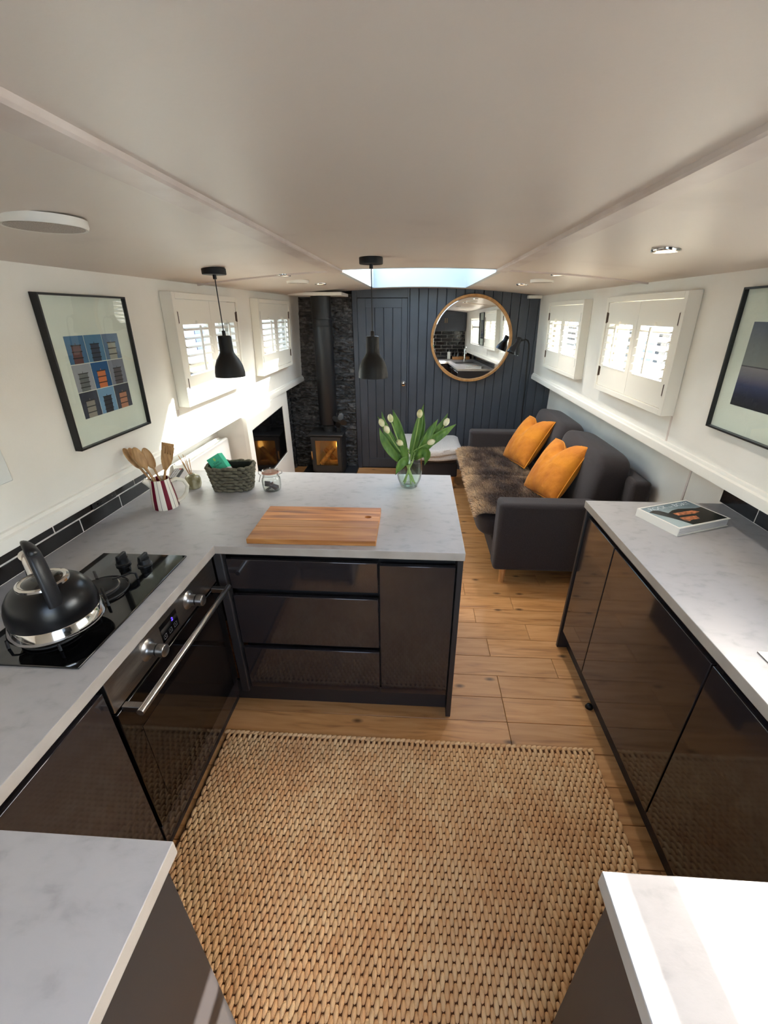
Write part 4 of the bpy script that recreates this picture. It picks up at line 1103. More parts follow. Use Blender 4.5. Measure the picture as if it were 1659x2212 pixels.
# ------------------------------------------------------------------ media surround, television, radiator
def tvx(y): return -1.262-(y-3.02)*.052
ms = thing('media_surround', (-1.35, 3.65, 0), 'white boxed-in surround framing the television below the ledge', 'panel')
T = lambda p: Vector((tvx(p.y)+p.x, p.y, p.z))
b = MB(T); Z1 = 1.033; y0, y1, ta, tz, tb_, tzt = 3.03, 4.30, 3.13, .44, 4.10, .915
b.box(-.03, 0, y0, ta, 0, Z1); b.box(-.03, 0, tb_, y1, 0, Z1); b.box(-.03, 0, ta, tb_, tzt, Z1); b.box(-.03, 0, ta, tb_, .02, tz)
b.build('face', M['white'], ms, merge=False)
MB().box(-1.50, tvx(3.03)-.03, 3.03, 3.05, 0, Z1).build('side_return', M['wall'], ms)
MB().box(-1.50, tvx(4.30)-.03, 4.28, 4.30, 0, Z1).build('side_return', M['wall'], ms)
tv = thing('television', (tvx(3.6), 3.62, .44), 'black flat television set into the white surround', 'television')
MB(T).box(-.029, -.006, ta+.003, tb_-.003, tz+.003, tzt-.003).build('housing', M['black'], tv, bevel=.002)
MB(T).box(-.006, -.0045, ta+.012, tb_-.012, tz+.02, tzt-.010).build('screen', M['screen'], tv)
rd = thing('radiator', (-1.43, 2.66, .3), 'white panel radiator in the recess beside the television', 'radiator')
MB().box(-1.425, -1.400, 2.36, 2.975, .32, .90).build('front_panel', M['rad'], rd, bevel=.010, seg=4)
MB().box(-1.485, -1.462, 2.36, 2.975, .32, .90).build('back_panel', M['rad'], rd, bevel=.008, seg=3)
g = MB()
for q in range(30): g.box(-1.462, -1.425, 2.372+.02*q, 2.375+.02*q, .33, .893)
g.build('grille_fins', M['rad'], rd, merge=False)
bx('end_cap', M['rad'], rd, -1.484, -1.402, 2.975, 2.979, .33, .892); bx('end_cap', M['rad'], rd, -1.484, -1.402, 2.356, 2.36, .33, .892)

# ------------------------------------------------------------------ stove
bx('hearth', mat('slate_hearth', (36, 36, 38), .6), None, -1.33, -.70, 4.36, YF-.03, 0, .035, bevel=.004, label='low slate hearth slab under the stove', cat='hearth')
st = thing('wood_stove', (-1.0, 4.6, .035), 'black wood-burning stove with a glass door on the hearth', 'stove')
x0, x1, ya, yb_ = -1.168, -.826, 4.47, 4.78
si = mat('stove_iron', (40, 39, 38), .5)
bx('plinth', si, st, x0+.01, x1-.01, ya+.02, yb_, .035, .10); bx('body_side', si, st, x0, x0+.02, ya+.012, yb_, .10, .515); bx('body_side', si, st, x1-.02, x1, ya+.012, yb_, .10, .515)
bx('body_back', si, st, x0+.02, x1-.02, yb_-.02, yb_, .10, .515); bx('body_floor', si, st, x0+.02, x1-.02, ya+.012, yb_-.02, .10, .13); bx('body_roof', si, st, x0+.02, x1-.02, ya+.012, yb_-.02, .485, .515)
bx('top_plate', si, st, x0-.022, x1+.022, ya-.02, yb_+.01, .515, .533, bevel=.004)
fire = mat('fire_brick', (222, 196, 146), .9)
bx('fire_brick', fire, st, x0+.021, x1-.021, yb_-.05, yb_-.021, .131, .484); bx('fire_brick', fire, st, x0+.021, x0+.045, ya+.03, yb_-.051, .131, .484); bx('fire_brick', fire, st, x1-.045, x1-.021, ya+.03, yb_-.051, .131, .484)
d = MB(); da, db, dz0, dz1, w_ = x0+.006, x1-.006, .118, .507, .042
d.box(da, da+w_, ya-.012, ya+.010, dz0, dz1); d.box(db-w_, db, ya-.012, ya+.010, dz0, dz1); d.box(da+w_, db-w_, ya-.012, ya+.010, dz0, dz0+.058); d.box(da+w_, db-w_, ya-.012, ya+.010, dz1-w_, dz1)
dr = d.build('stove_door', si, st, merge=False)
bx('door_glass', glassy('stove_glass', (.95, .87, .68), .8, .03, .02), dr, da+w_, db-w_, ya-.004, ya, dz0+.058, dz1-w_)
MB().tube([(da+.010, ya-.012, .255), (da+.008, ya-.040, .262), (da+.008, ya-.044, .30), (da+.008, ya-.044, .355)], .0085, 10).build('door_handle', M['brass'], dr, smooth=60)
bx('air_control', si, st, x0+.04, x1-.04, ya-.008, ya+.012, .102, .116)
amber = mat('fire_glow', (255, 190, 90), .5, emit=(255, 206, 128), estr=1.0)
logm = noisy('log_wood', [(150, 100, 54), (206, 156, 92)], 25, 4, .9)
def log(p0, p1, r, lab):
    l_ = thing('log', tuple(p0), lab, 'log', 'logs inside the stove')
    MB().tube([p0, (Vector(p0)+Vector(p1))/2+Vector((0, 0, .004)), p1], [r, r*1.08, r*.95], 9).build('bark', logm, l_, smooth=40)
    MB().lathe([(r*.9, 0), (r*.9, .002)], 9, p1, (Vector(p1)-Vector(p0)).to_track_quat('Z', 'X').to_matrix().to_4x4()).build('cut_end', fire, l_)
log((-1.10, 4.60, .165), (-.89, 4.62, .165), .030, 'split log lying flat across the stove floor')
log((-1.08, 4.535, .172), (-.93, 4.575, .355), .026, 'split log leaning up towards the stove hinge side')
log((-.93, 4.662, .162), (-1.07, 4.70, .30), .027, 'split log leaning back towards the stove handle side')
MB().ell((-.90, 4.69, .36), (.028, .012, .05), 14, 10).build('flame', amber, None, smooth=80, label='small amber flame at the back of the stove', cat='flame')
fl_ = thing('stove_flue', (-.985, 4.64, .533), 'tall matt black flue pipe rising from the stove', 'flue pipe')
fm = mat('flue_black', (27, 26, 27), .42)
MB().lathe([(.062, .533), (.062, .60)], 32, (-.985, 4.64, 0)).build('collar', si, fl_, smooth=40)
MB().lathe([(.070, .60), (.098, .615), (.100, .62), (.100, 1.61), (.102, 1.612), (.102, 1.618), (.100, 1.62)], 40, (-.985, 4.64, 0)).build('pipe', fm, fl_, smooth=40)
MB().lathe([(.100, 1.62), (.100, 1.675), (.103, 1.677), (.103, 1.683), (.100, 1.685), (.100, 1.8835)], 40, (-.985, 4.64, 0)).build('upper_pipe', fm, fl_, smooth=40)
bx('flue_plate', M['white'], None, -1.26, -.74, 4.44, 4.86, 1.884, 1.912, bevel=.004, label='white boxed plate on the ceiling around the flue', cat='panel')
sf = thing('stove_fan', (-.865, 4.56, .533), 'small black heat-powered fan standing on the stove', 'fan')
bx('base', M['blackmatt'], sf, -.90, -.835, 4.54, 4.60, .533, .541); bx('fin_block', M['blackmatt'], sf, -.885, -.845, 4.555, 4.595, .541, .66)
cx, cy, cz = -.845, 4.520, .672
MB().lathe([(.016, 0), (.016, .03), (0, .032)], 16, (cx, cy+.02, cz), Matrix.Rotation(PI/2, 4, 'X')).build('motor', M['black'], sf, smooth=40)
for q in range(4):
    a = q*PI/2+.4
    mw_ = Matrix.Translation((cx, cy-.012, cz)) @ Matrix.Rotation(a, 4, 'Y') @ Matrix.Rotation(.45, 4, 'Z')
    MB(lambda p: mw_ @ p).ell((.050, 0, 0), (.044, .0015, .030), 14, 8).build('blade', M['black'], sf, smooth=80)
MB().tube([(-.875, 4.56, .66), (-.875, 4.56, .75), (-.85, 4.56, .75), (-.85, 4.56, .66)], .003, 8).build('carry_loop', M['steel'], sf, smooth=60)

# ------------------------------------------------------------------ mirror, lamp
mr_ = thing('round_mirror', (.562, 4.885, 1.48), 'large round mirror in a thin wooden frame on the dark boards', 'mirror', None, None, True)
mr_.rotation_euler = Euler((-.0105, 0, .0215))
RX = Matrix.Rotation(PI/2, 4, 'X')
MB().lathe([(.410, .018), (.410, -.020), (.430, -.020), (.4325, -.016), (.4325, .014), (.430, .018)], 96, (0, 0, 0), RX, closed=True).build('frame', M['framewood'], mr_, smooth=40)
MB().lathe([(.411, -.004), (.411, .002), (.398, .005), (0, .005)], 96, (0, 0, 0), RX).build('mirror_glass', M['mirror'], mr_, smooth=8)
lp = thing('floor_lamp', (1.14, 4.62, 0), 'slim black floor lamp with a gooseneck shade behind the sofa arm', 'lamp')
MB().lathe([(.11, 0), (.11, .014), (.012, .02), (.012, .03)], 32, (1.16, 4.62, 0)).build('base', M['blackmatt'], lp, smooth=40)
pts = [(1.16, 4.62, .02), (1.14, 4.62, .75), (1.12, 4.62, 1.40), (1.114, 4.62, 1.452), (1.098, 4.617, 1.482), (1.072, 4.61, 1.494), (1.045, 4.605, 1.487), (1.02, 4.60, 1.478)]
MB().tube(pts, .0068, 10).build('pole', M['blackmatt'], lp, smooth=60)
dv = Vector((-.36, -.10, -.93)).normalized(); q4 = dv.to_track_quat('Z', 'X').to_matrix().to_4x4()
lm = mat('lamp_shade_black', (30, 31, 33), .25, spec=.6)
MB().lathe([(0, -.004), (.024, -.004), (.027, .0), (.027, .055), (.036, .075), (.055, .11), (.066, .155), (.0645, .155), (.053, .11), (.034, .076), (.025, .056), (.025, .004), (0, .004)], 32, (1.012, 4.60, 1.508), q4).build('shade', lm, lp, smooth=45)

# ------------------------------------------------------------------ sofa, fur throw, cushions, footstool
def puffy(c, size, e=4.0, nu=28, nv=14, crown=.02, xf=None):
    """rounded cushion: superellipsoid with a slight crown"""
    b = MB(xf); v = []; f = []
    sp = lambda w_, p_: math.copysign(abs(w_)**p_, w_)
    for i in range(nv+1):
        ph = -PI/2+PI*i/nv
        for k in range(nu):
            th = 2*PI*k/nu
            x = sp(math.cos(ph), 2/e)*sp(math.cos(th), 2/e); y_ = sp(math.cos(ph), 2/e)*sp(math.sin(th), 2/e); z = sp(math.sin(ph), 2/(e*.62))
            v.append((c[0]+size[0]/2*x, c[1]+size[1]/2*y_, c[2]+size[2]/2*z*(1+crown/size[2]*2*(1-abs(x)**2)*(1-abs(y_)**2))))
    for i in range(nv):
        for k in range(nu): f.append((i*nu+k, i*nu+(k+1) % nu, (i+1)*nu+(k+1) % nu, (i+1)*nu+k))
    return b.add(v, f)
sofa = thing('sofa', (1.0, 3.4, 0), 'dark charcoal fabric two-seat sofa with beech legs', 'sofa')
bx('base_frame', M['sofadark'], sofa, .555, 1.40, 2.59, 4.20, .15, .30, bevel=.015, seg=3)
bx('armrest', M['sofa'], sofa, .548, 1.40, 2.455, 2.600, .135, .635, bevel=.028, seg=4)
bx('armrest', M['sofa'], sofa, .548, 1.40, 4.195, 4.340, .135, .660, bevel=.028, seg=4)
bx('backrest', M['sofa'], sofa, 1.335, 1.455, 2.455, 4.34, .135, .80, bevel=.03, seg=4)
for y0, y1 in ((2.606, 3.398), (3.402, 4.190)):
    puffy((.795, (y0+y1)/2, .385), (.70, y1-y0, .19), 6.5, 40, 16, .012).build('seat_cushion', M['sofa'], sofa, smooth=60)
for y0, y1 in ((2.56, 3.38), (3.385, 4.20)):
    mw_ = Matrix.Translation((1.248, (y0+y1)/2, .675)) @ Matrix.Rotation(.13, 4, 'Y')
    puffy((0, 0, 0), (.23, y1-y0, .48), 7.0, 48, 26, .006, lambda p, mw_=mw_: mw_ @ p).build('back_cushion', M['sofa'], sofa, smooth=70)
for xx in (.632, 1.36):
    for yy in (2.53, 4.265):
        MB().lathe([(.018, 0), (.026, .138)], 20, (xx, yy, 0)).build('leg', M['legwood'], sofa, smooth=40)

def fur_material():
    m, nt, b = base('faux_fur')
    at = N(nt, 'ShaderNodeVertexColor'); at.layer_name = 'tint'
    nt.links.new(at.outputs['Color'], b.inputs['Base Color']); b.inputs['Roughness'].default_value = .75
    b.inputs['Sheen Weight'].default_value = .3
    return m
FUR = fur_material()
def throw_pt(u, w):
    """u across the seat (0 back .. 1 front), w along the sofa (0 near .. 1 far)"""
    y_ = 2.62+w*1.57
    L_ = u*.60
    s = 1.01-L_
    if s >= .470: x = s; z = .488+.006*math.sin(w*9)-.004*math.cos(u*11)
    else:
        d_ = .470-s
        a = min(d_/.045, PI/2); x = .470-.045*math.sin(a); z = .488-.045*(1-math.cos(a))
        rest = d_-a*.045
        if rest > 0: z -= rest; x -= .006*math.sin(rest*20)
    if w < .03: z -= 0.0
    dip = math.exp(-((w-.497)/.018)**2)*.022
    return Vector((x, y_, z-dip))
fur = thing('fur_throw', (.75, 3.4, .49), 'brown faux-fur throw spread along the sofa seat', 'throw')
MB().grid(34, 60, lambda a, b_: throw_pt(a, b_)).build('backing', M['furbase'], fur, smooth=80)
def fur_hair():
    rg = random.Random(21); v = []; f = []; cols = []
    NH = 42000
    from mathutils import noise as mn
    for i in range(NH):
        u, w = rg.random(), rg.random()
        p = throw_pt(u, w); e = .004
        du = throw_pt(min(u+e, 1), w)-throw_pt(max(u-e, 0), w); dw = throw_pt(u, min(w+e, 1))-throw_pt(u, max(w-e, 0))
        n = dw.cross(du).normalized()
        if n.z < 0 and u < .6: n = -n
        if n.x > .3: n = -n
        cl = mn.noise(Vector((u*7, w*14, 0))); cl2 = mn.noise(Vector((u*9+30, w*17, 5)))
        dr = Vector((-.9*1+.9*cl, 1.3*cl2, 0))
        d = (n*.75+dr*.55+Vector((rg.uniform(-.4, .4), rg.uniform(-.4, .4), rg.uniform(-.1, .1)))).normalized()
        L_ = rg.uniform(.016, .034); r_ = .0013
        sd = d.cross(Vector((rg.uniform(-1, 1), rg.uniform(-1, 1), rg.uniform(-1, 1)))).normalized()*r_
        o = len(v); mid = p+d*L_*.55+Vector((0, 0, .001)); tip = p+d*L_+Vector((0, 0, -.004))
        v += [p-sd, p+sd, mid+sd*.8, mid-sd*.8, tip]
        f += [(o, o+1, o+2, o+3), (o+3, o+2, o+4)]
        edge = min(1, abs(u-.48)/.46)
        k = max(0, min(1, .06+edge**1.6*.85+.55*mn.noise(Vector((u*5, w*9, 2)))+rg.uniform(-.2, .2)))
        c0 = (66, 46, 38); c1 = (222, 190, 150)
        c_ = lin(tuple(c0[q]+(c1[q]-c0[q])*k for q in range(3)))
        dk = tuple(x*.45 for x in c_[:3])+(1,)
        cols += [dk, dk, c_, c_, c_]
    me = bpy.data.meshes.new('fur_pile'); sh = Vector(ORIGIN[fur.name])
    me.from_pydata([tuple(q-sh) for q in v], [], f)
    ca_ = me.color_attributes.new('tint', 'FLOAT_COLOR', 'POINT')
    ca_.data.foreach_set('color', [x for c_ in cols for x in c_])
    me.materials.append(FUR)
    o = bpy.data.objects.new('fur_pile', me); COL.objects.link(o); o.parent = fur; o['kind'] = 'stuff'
fur_hair()

def scatter_cushion(loc, u_, v_ax, size, label):
    r = thing('scatter_cushion', (0, 0, 0), label, 'cushion', 'mustard velvet cushions on the sofa', None, True)
    n = 30; h = size/2
    def outline(u, v_):
        # corners pulled out, sides pulled in a little; chop in the top edge
        px = u*h*(1-.05*(1-abs(v_)**2)); pz = v_*h*(1-.05*(1-abs(u)**2))
        t = (v_+1)/2
        ch = math.exp(-(u/.30)**2)*(t**2.2)*.30*h
        pz -= ch
        return px, pz
    def th(u, v_):
        e = max(0, (1-abs(u)**2.6))*max(0, (1-abs(v_)**2.6))
        d = .19*size/.45*(e**.50)
        d *= 1-.42*math.exp(-(u/.16)**2)*max(0, (v_+.15)/1.15)**1.2
        return d*.5
    b = MB()
    for sg in (1, -1):
        def fn(a, c_, sg=sg):
            u, v_ = a*2-1, c_*2-1; px, pz = outline(u, v_)
            wr = .0032*math.sin(u*17+v_*11)*math.sin(v_*9-u*5)*(1-u*u)*(1-v_*v_)
            return Vector((sg*(th(u, v_)+wr), px, pz+h))
        b.grid(n, n, fn)
    b.build('cover', M['velvet'], r, smooth=80)
    loop = []
    for u, v_ in [(-1+2*i/20, -1) for i in range(20)]+[(1, -1+2*i/20) for i in range(20)]+[(1-2*i/20, 1) for i in range(20)]+[(-1, 1-2*i/20) for i in range(20)]:
        px, pz = outline(u, v_); loop.append((0, px, pz+h))
    MB().tube(loop, .0042, 8, closed=True).build('piping', M['piping'], r, smooth=60)
    vz = Vector(v_ax).normalized(); vy = Vector(u_); vy = (vy-vz*vy.dot(vz)).normalized(); vx = vy.cross(vz)
    r.rotation_euler = Matrix((vx, vy, vz)).transposed().to_euler(); r.location = loc
    return r
scatter_cushion((.92, 2.945, .500), (-.22, .95, -.10), (.50, .24, .83), .455, 'mustard velvet cushion nearest the sofa end by the worktop')
scatter_cushion((.89, 3.71, .500), (-.22, .95, -.08), (.50, .20, .84), .455, 'mustard velvet cushion further along, towards the mirror wall')

fs = thing('footstool', (.13, 4.5, 0), 'dark charcoal fabric footstool with beech legs beside the sofa', 'footstool')
bx('upholstered_base', M['sofadark'], fs, -.185, .445, 4.24, 4.79, .15, .30, bevel=.015, seg=3)
puffy((.13, 4.515, .35), (.64, .56, .13), 7, 36, 12, .01).build('cushion_top', M['sofa'], fs, smooth=60)
for xx in (-.13, .405):
    for yy in (4.29, 4.73): MB().lathe([(.017, 0), (.024, .152)], 18, (xx, yy, 0)).build('leg', M['legwood'], fs, smooth=40)
bl = thing('folded_throw', (.15, 4.5, .42), 'pale grey woven throw folded over the footstool', 'throw')
def throw2(off, xr, hang):
    def fn(a, b_):
        x = -.20+a*(xr+.20); yq = 4.86-b_*(.70+hang*(.35+.65*a))
        z = .428+off+.012*math.sin(a*4+1)*math.sin(b_*5)+.010*math.sin(a*9)
        ye_ = 4.232-off*.4
        if yq < ye_:
            d_ = ye_-yq; z -= d_-.008; yq = ye_-.012-.008*math.sin(a*11)
        if yq > 4.80: z -= (yq-4.80)*1.0; yq = 4.80
        xe = .462+off*.4
        if x > xe: z -= (x-xe); x = xe+.005
        elif x > xe-.04: z -= (x-xe+.04)**2*8
        if x < -.188: z -= (-.188-x)
        return Vector((x, yq, z))
    return fn
for off, xr, hang in ((.0, .58, .03), (.018, .50, .0)):
    o_ = MB().grid(40, 40, throw2(off, xr, hang)).build('fold', M['throw'], bl, smooth=80)
    md = o_.modifiers.new('thickness', 'SOLIDIFY'); md.thickness = .010; md.offset = 1

# ------------------------------------------------------------------ jute rug
def rug():
    m, nt, b = base('jute_fibre')
    at = N(nt, 'ShaderNodeVertexColor'); at.layer_name = 'tint'
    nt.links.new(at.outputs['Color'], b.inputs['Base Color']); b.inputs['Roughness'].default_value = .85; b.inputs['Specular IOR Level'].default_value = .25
    ge = N(nt, 'ShaderNodeNewGeometry'); nz = N(nt, 'ShaderNodeTexNoise'); nz.inputs['Scale'].default_value = 420
    mp = N(nt, 'ShaderNodeMapping'); mp.inputs['Scale'].default_value = (1, .25, 1); mp.inputs['Rotation'].default_value = (0, 0, .3)
    nt.links.new(ge.outputs['Position'], mp.inputs['Vector']); nt.links.new(mp.outputs[0], nz.inputs['Vector'])
    bn = N(nt, 'ShaderNodeBump'); bn.inputs['Strength'].default_value = .7; bn.inputs['Distance'].default_value = .004
    nt.links.new(nz.outputs['Fac'], bn.inputs['Height']); nt.links.new(bn.outputs[0], b.inputs['Normal'])
    r = thing('jute_rug', (0, .7, 0), 'chunky woven jute rug on the oak floor between the units', 'rug')
    def inside(x, y):
        if -.826 < x < .800 and .372 < y < 1.236: return True
        return -.405 < x < .328 and -.36 < y <= .372
    bk_ = MB(); bk_.box(-.826, .800, .370, 1.236, .0005, .005); bk_.box(-.410, .332, -.36, .368, .0005, .005)
    bk_.build('backing', mat('jute_backing', (104, 66, 38), .95), r, merge=False)
    rg = random.Random(9); V = []; F = []; Cc = []
    sx, L_ = .0122, .0400
    nu, nv = 7, 6
    prof = []
    for i in range(nv+1):
        th = PI*i/nv
        prof.append((math.sin(th)**.62, -math.cos(th)))
    col0, col1 = (230, 176, 122), (250, 210, 158)
    x = -.826; k = 0
    from mathutils import noise as mn
    while x < .806:
        y = -.40+(L_/2 if k % 2 else 0)
        while y < 1.26:
            if inside(x, y):
                ln = L_*.475*rg.uniform(.95, 1.04); wx = sx*.64*rg.uniform(.95, 1.08); wz = .0075*rg.uniform(.85, 1.15)
                sk_ = rg.uniform(.05, .22); ang = rg.uniform(-.06, .06)
                t = max(0, min(1, .5+.55*mn.noise(Vector((x*5, y*5, 0)))+rg.uniform(-.35, .35)))
                c_ = lin(tuple(col0[q]+(col1[q]-col0[q])*t for q in range(3)))
                o = len(V)
                for rr_, yy in prof:
                    for j in range(nu):
                        a = 2*PI*j/nu
                        dx = rr_*math.cos(a)*wx; dz = rr_*math.sin(a)*wz
                        V.append((x+dx+yy*ln*ang+yy*sk_*wx, y+yy*ln, .0085+dz-.0035*yy*yy)); 
                        g = .80+.20*max(0, math.sin(a)*.5+.5); Cc += [c_[0]*g, c_[1]*g, c_[2]*g, 1]  # stitch tint darkened towards its underside, shade put into the colour
                for i in range(nv):
                    for j in range(nu): F.append((o+i*nu+j, o+i*nu+(j+1) % nu, o+(i+1)*nu+(j+1) % nu, o+(i+1)*nu+j))
            y += L_
        x += sx; k += 1
    # bound edge along the far end
    n = int((.800+.826)/.022)
    for i in range(n+1):
        cx_ = -.826+i*.0222; o = len(V); t = rg.random()
        c_ = lin(tuple(col0[q]+(col1[q]-col0[q])*t for q in range(3)))
        for rr_, yy in prof:
            for j in range(nu):
                a = 2*PI*j/nu
                V.append((cx_+yy*.013, 1.240+rr_*math.cos(a)*.009+yy*.004, .009+rr_*math.sin(a)*.008)); Cc += [c_[0], c_[1], c_[2], 1]
        for ii in range(nv):
            for j in range(nu): F.append((o+ii*nu+j, o+ii*nu+(j+1) % nu, o+(ii+1)*nu+(j+1) % nu, o+(ii+1)*nu+j))
    me = bpy.data.meshes.new('woven_pile'); sh = ORIGIN[r.name]
    me.from_pydata([(p[0]-sh[0], p[1]-sh[1], p[2]-sh[2]) for p in V], [], F)
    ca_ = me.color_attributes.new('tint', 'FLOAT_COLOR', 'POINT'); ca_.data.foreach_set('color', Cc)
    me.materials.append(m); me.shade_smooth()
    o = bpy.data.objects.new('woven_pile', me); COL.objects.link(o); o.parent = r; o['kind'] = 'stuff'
rug()

# ------------------------------------------------------------------ book
bkx = Matrix.Translation((1.165, 1.705, HT+.0005)) @ Matrix.Rotation(math.atan2(1.665-1.557, 1.333-1.066), 4, 'Z')
bo = thing('hardback_book', (1.165, 1.705, HT), 'large hardback book with a floating boat on its cover', 'book')
Bf = lambda p: bkx @ p
bw, bh_, bt = .145, .1035, .036
MB(Bf).box(-bw, bw, -bh_, bh_, 0, .003).build('back_cover', M['white'], bo); MB(Bf).box(-bw, bw, -bh_, bh_, bt-.003, bt).build('front_cover', M['white'], bo)
MB(Bf).box(-bw, -bw+.004, -bh_, bh_, .003, bt-.003).build('spine', M['white'], bo)
MB(Bf).box(-bw+.0045, bw-.004, -bh_+.004, bh_-.004, .0032, bt-.0032).build('pages', noisy('book_pages', [(176, 172, 168), (206, 203, 199)], 10, 3, .9, stretch=(1, 1, 60)), bo)
z = bt
def cov(name, poly, m, dz): return MB(Bf).prism(poly, z+dz, z+dz+.0002, lambda a, c_, h_: Vector((a, c_, h_))).build(name, m, bo)
def sky_grad():
    m, nt, b = base('cover_sky')
    tc = N(nt, 'ShaderNodeNewGeometry'); sx = N(nt, 'ShaderNodeSeparateXYZ'); nt.links.new(tc.outputs['Position'], sx.inputs[0])
    mr = N(nt, 'ShaderNodeMapRange'); mr.inputs['From Min'].default_value = 1.62; mr.inputs['From Max'].default_value = 1.86
    nt.links.new(sx.outputs['Y'], mr.inputs['Value'])
    rp = N(nt, 'ShaderNodeValToRGB'); el = rp.color_ramp.elements; el[0].color = lin((176, 192, 192)); el[1].color = lin((66, 92, 108))
    nt.links.new(mr.outputs[0], rp.inputs['Fac']); nt.links.new(rp.outputs['Color'], b.inputs['Base Color']); b.inputs['Roughness'].default_value = .25
    return m
dark = mat('cover_dark', (26, 34, 34), .25); orange = noisy('cover_orange', [(120, 62, 34), (226, 142, 96)], 90, 3, .3)
cov('cover_photo', [(-bw+.008, -bh_+.008), (bw-.008, -bh_+.008), (bw-.008, bh_-.008), (-bw+.008, bh_-.008)], sky_grad(), 0)
cov('cover_bank', [(-bw+.012, .052), (-.10, .062), (-.075, .05), (-.06, .02), (-.02, .036), (.02, .04), (.06, .03), (.10, .02), (bw-.008, .022), (bw-.008, -bh_+.008), (-.06, -bh_+.008), (-.075, -.05), (-.09, -.02)], dark, .0002)
cov('cover_boat', [(-.045, .012), (.062, .008), (.085, -.012), (.05, -.020), (-.04, -.012)], orange, .0004)
cov('cover_reflection', [(-.055, -.028), (.03, -.036), (.02, -.064), (-.02, -.06), (-.045, -.068), (-.06, -.05)], orange, .0004)
tw = mat('cover_lettering', (196, 206, 210), .3)
text_mesh('ROCK', .036, 'title', tw, bo, bkx @ Matrix.Translation((-.062, .060, z+.0007)))
text_mesh('THE', .013, 'title', tw, bo, bkx @ Matrix.Translation((.006, .060, z+.0007)))
text_mesh('BOAT', .036, 'title', tw, bo, bkx @ Matrix.Translation((.076, .060, z+.0007)))

# ------------------------------------------------------------------ ceiling fittings
em = mat('downlight_lens', (255, 246, 232), .4, emit=(255, 244, 228), estr=.22)
def downlight(x, y, lab, power=9):
    z_ = zceil(x, y); d_ = thing('downlight', (x, y, z_-.006), lab, 'downlight', 'recessed downlights')
    MB().lathe([(.030, 0), (.043, -.002), (.045, .001), (.045, .008), (.030, .008)], 32, (x, y, z_-.006), None, True).build('trim_ring', M['chrome'], d_, smooth=40)
    MB().lathe([(.030, .003), (0, .003)], 24, (x, y, z_-.006)).build('lens', em, d_, smooth=40)
    ld = bpy.data.lights.new('downlight_fill_beam', 'SPOT'); ld.energy = power; ld.color = (1, .95, .88); ld.spot_size = math.radians(120); ld.spot_blend = .8; ld.shadow_soft_size = .03  # far fittings look off; their spots are added to fill the room
    lo_ = bpy.data.objects.new('downlight_fill_beam', ld); COL.objects.link(lo_); lo_.location = (0, 0, -.012); lo_.parent = d_
downlight(.806, 1.667, 'chrome-ringed downlight in the ceiling above the book', 4)
downlight(-.786, 2.717, 'downlight by the cross batten on the pendant side')
downlight(-.758, 3.60, 'downlight near the flue on the pendant side')
downlight(.774, 2.73, 'downlight by the cross batten above the sofa')
downlight(.783, 3.70, 'downlight near the mirror above the sofa')
def speaker(x, y, r_, lab):
    z_ = zceil(x, y); s_ = thing('ceiling_speaker', (x, y, z_-.014), lab, 'speaker', None)
    MB().lathe([(r_*.90, 0), (r_*.97, -.002), (r_, .004), (r_, .016)], 48, (x, y, z_-.014)).build('rim', M['white'], s_, smooth=40)
    MB().lathe([(r_*.90, -.0015), (0, -.003)], 48, (x, y, z_-.014)).build('grille', noisy('speaker_grille', [(150, 140, 130), (196, 188, 178)], 500, 2, .7), s_, smooth=40)
speaker(-.842, 1.080, .084, 'large round ceiling speaker above the hob')
speaker(-.826, 3.19, .075, 'round ceiling speaker on the television side')
speaker(.80, 3.19, .075, 'round ceiling speaker above the sofa')
vt = thing('air_vent', (1.175, 4.87, 1.87), 'small white slotted vent box at the top of the boarded wall', 'vent')
bx('housing', M['white'], vt, 1.105, 1.24, 4.84, 4.914, 1.866, 1.895, bevel=.003)
for q in range(2): bx('slot', M['shutter'], vt, 1.11, 1.235, 4.836, 4.84, 1.871+.012*q, 1.878+.012*q)
dk = thing('door_stop', (.88, 1.46, 0), 'small dark rubber stop on the floor by the plinth', 'door stop')
MB().lathe([(.014, 0), (.016, .004), (.013, .016), (0, .020)], 16, (.874, 1.475, 0)).build('dome', M['black'], dk, smooth=60)
MB().lathe([(.018, 0), (.018, .003)], 16, (.874, 1.475, 0)).build('flange', M['blackmatt'], dk, smooth=40)

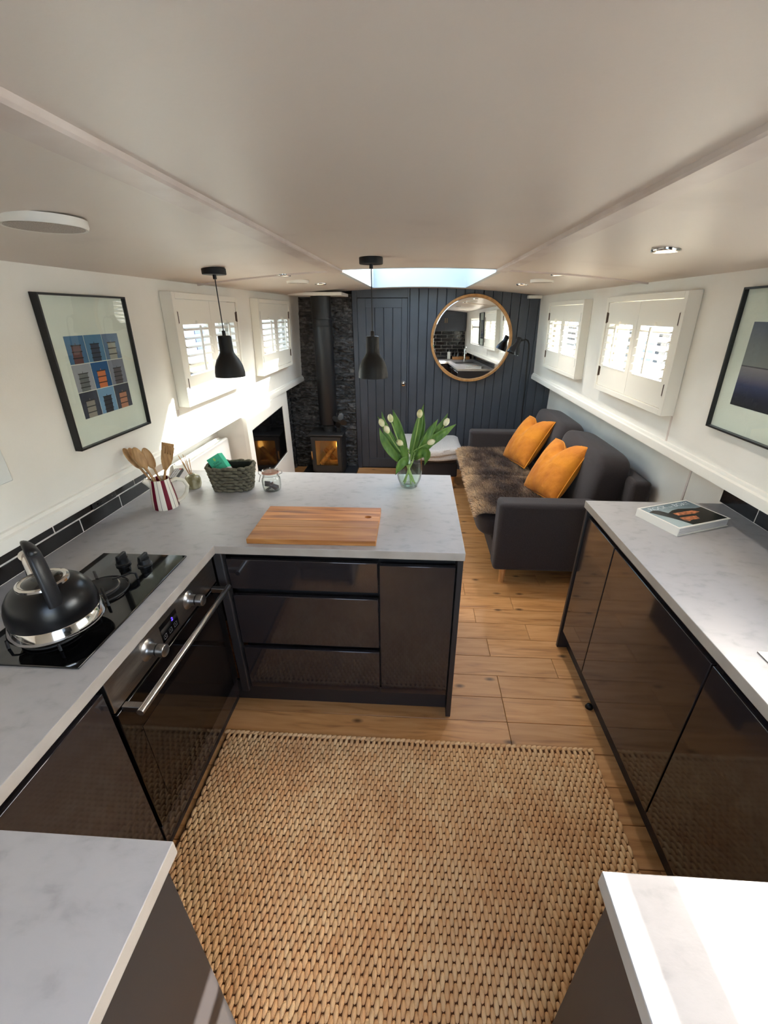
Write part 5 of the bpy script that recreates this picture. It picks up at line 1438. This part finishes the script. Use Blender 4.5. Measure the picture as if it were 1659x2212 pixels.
# ------------------------------------------------------------------ outside
bx('canal', mat('canal_water', (38, 52, 58), .12), None, -40, 40, -30, 40, -.75, -.62, kind='structure', label='canal water outside the boat')
q_ = thing('quay', (-9, 14, -.6), 'stone quay seen through the television-side shutters', 'quay')
bx('wall', noisy('quay_stone', [(60, 52, 44), (78, 70, 60)], 2, 4, .9), q_, -12, -9, -10, 50, -.62, .75)
bx('coping', mat('quay_coping', (84, 76, 64), .9), q_, -12, -8.95, -10, 50, .75, .9)
nb_ = thing('moored_boat', (-5, 13, -.6), 'moored blue boat with yellow stripe beyond the television-side shutters', 'boat')
bx('hull', mat('boat_blue', (30, 48, 76), .4), nb_, -6.4, -4.6, 4, 26, -.62, .62, bevel=.1, seg=3)
bx('stripe', mat('boat_yellow', (104, 74, 22), .5), nb_, -6.42, -4.57, 4.2, 25.8, .66, .82)
bx('cabin', mat('boat_grey', (58, 60, 70), .5), nb_, -6.2, -4.85, 5, 24, .82, 1.6)
for q in range(9): bx('window_pane', mat('boat_glass_%d' % q, (48, 58, 80), .15), nb_, -4.86, -4.84, 5.6+2*q, 6.8+2*q, 1.02, 1.40)
hs_ = thing('waterside_house', (7.5, 18, -.6), 'white waterside house beyond the sofa shutters', 'house')
bx('wall', mat('house_white', (158, 156, 152), .8), hs_, 7.5, 11, 6, 36, -.62, 3.2)
hf, hg = mat('house_frame', (214, 214, 210), .5), mat('house_glass', (44, 48, 54), .15)
for k_ in range(13):
    for r_ in range(2):
        w_ = bx('window', hf, hs_, 7.45, 7.5, 6.6+2.2*k_, 8.0+2.2*k_, .25+1.55*r_, 1.25+1.55*r_)
        bx('pane', hg, w_, 7.43, 7.45, 6.7+2.2*k_, 7.26+2.2*k_, .33+1.55*r_, 1.17+1.55*r_); bx('pane', hg, w_, 7.43, 7.45, 7.34+2.2*k_, 7.9+2.2*k_, .33+1.55*r_, 1.17+1.55*r_)
bx('roof', mat('house_roof', (140, 104, 88), .9), hs_, 7.2, 11.3, 5.7, 36.3, 3.2, 3.35)
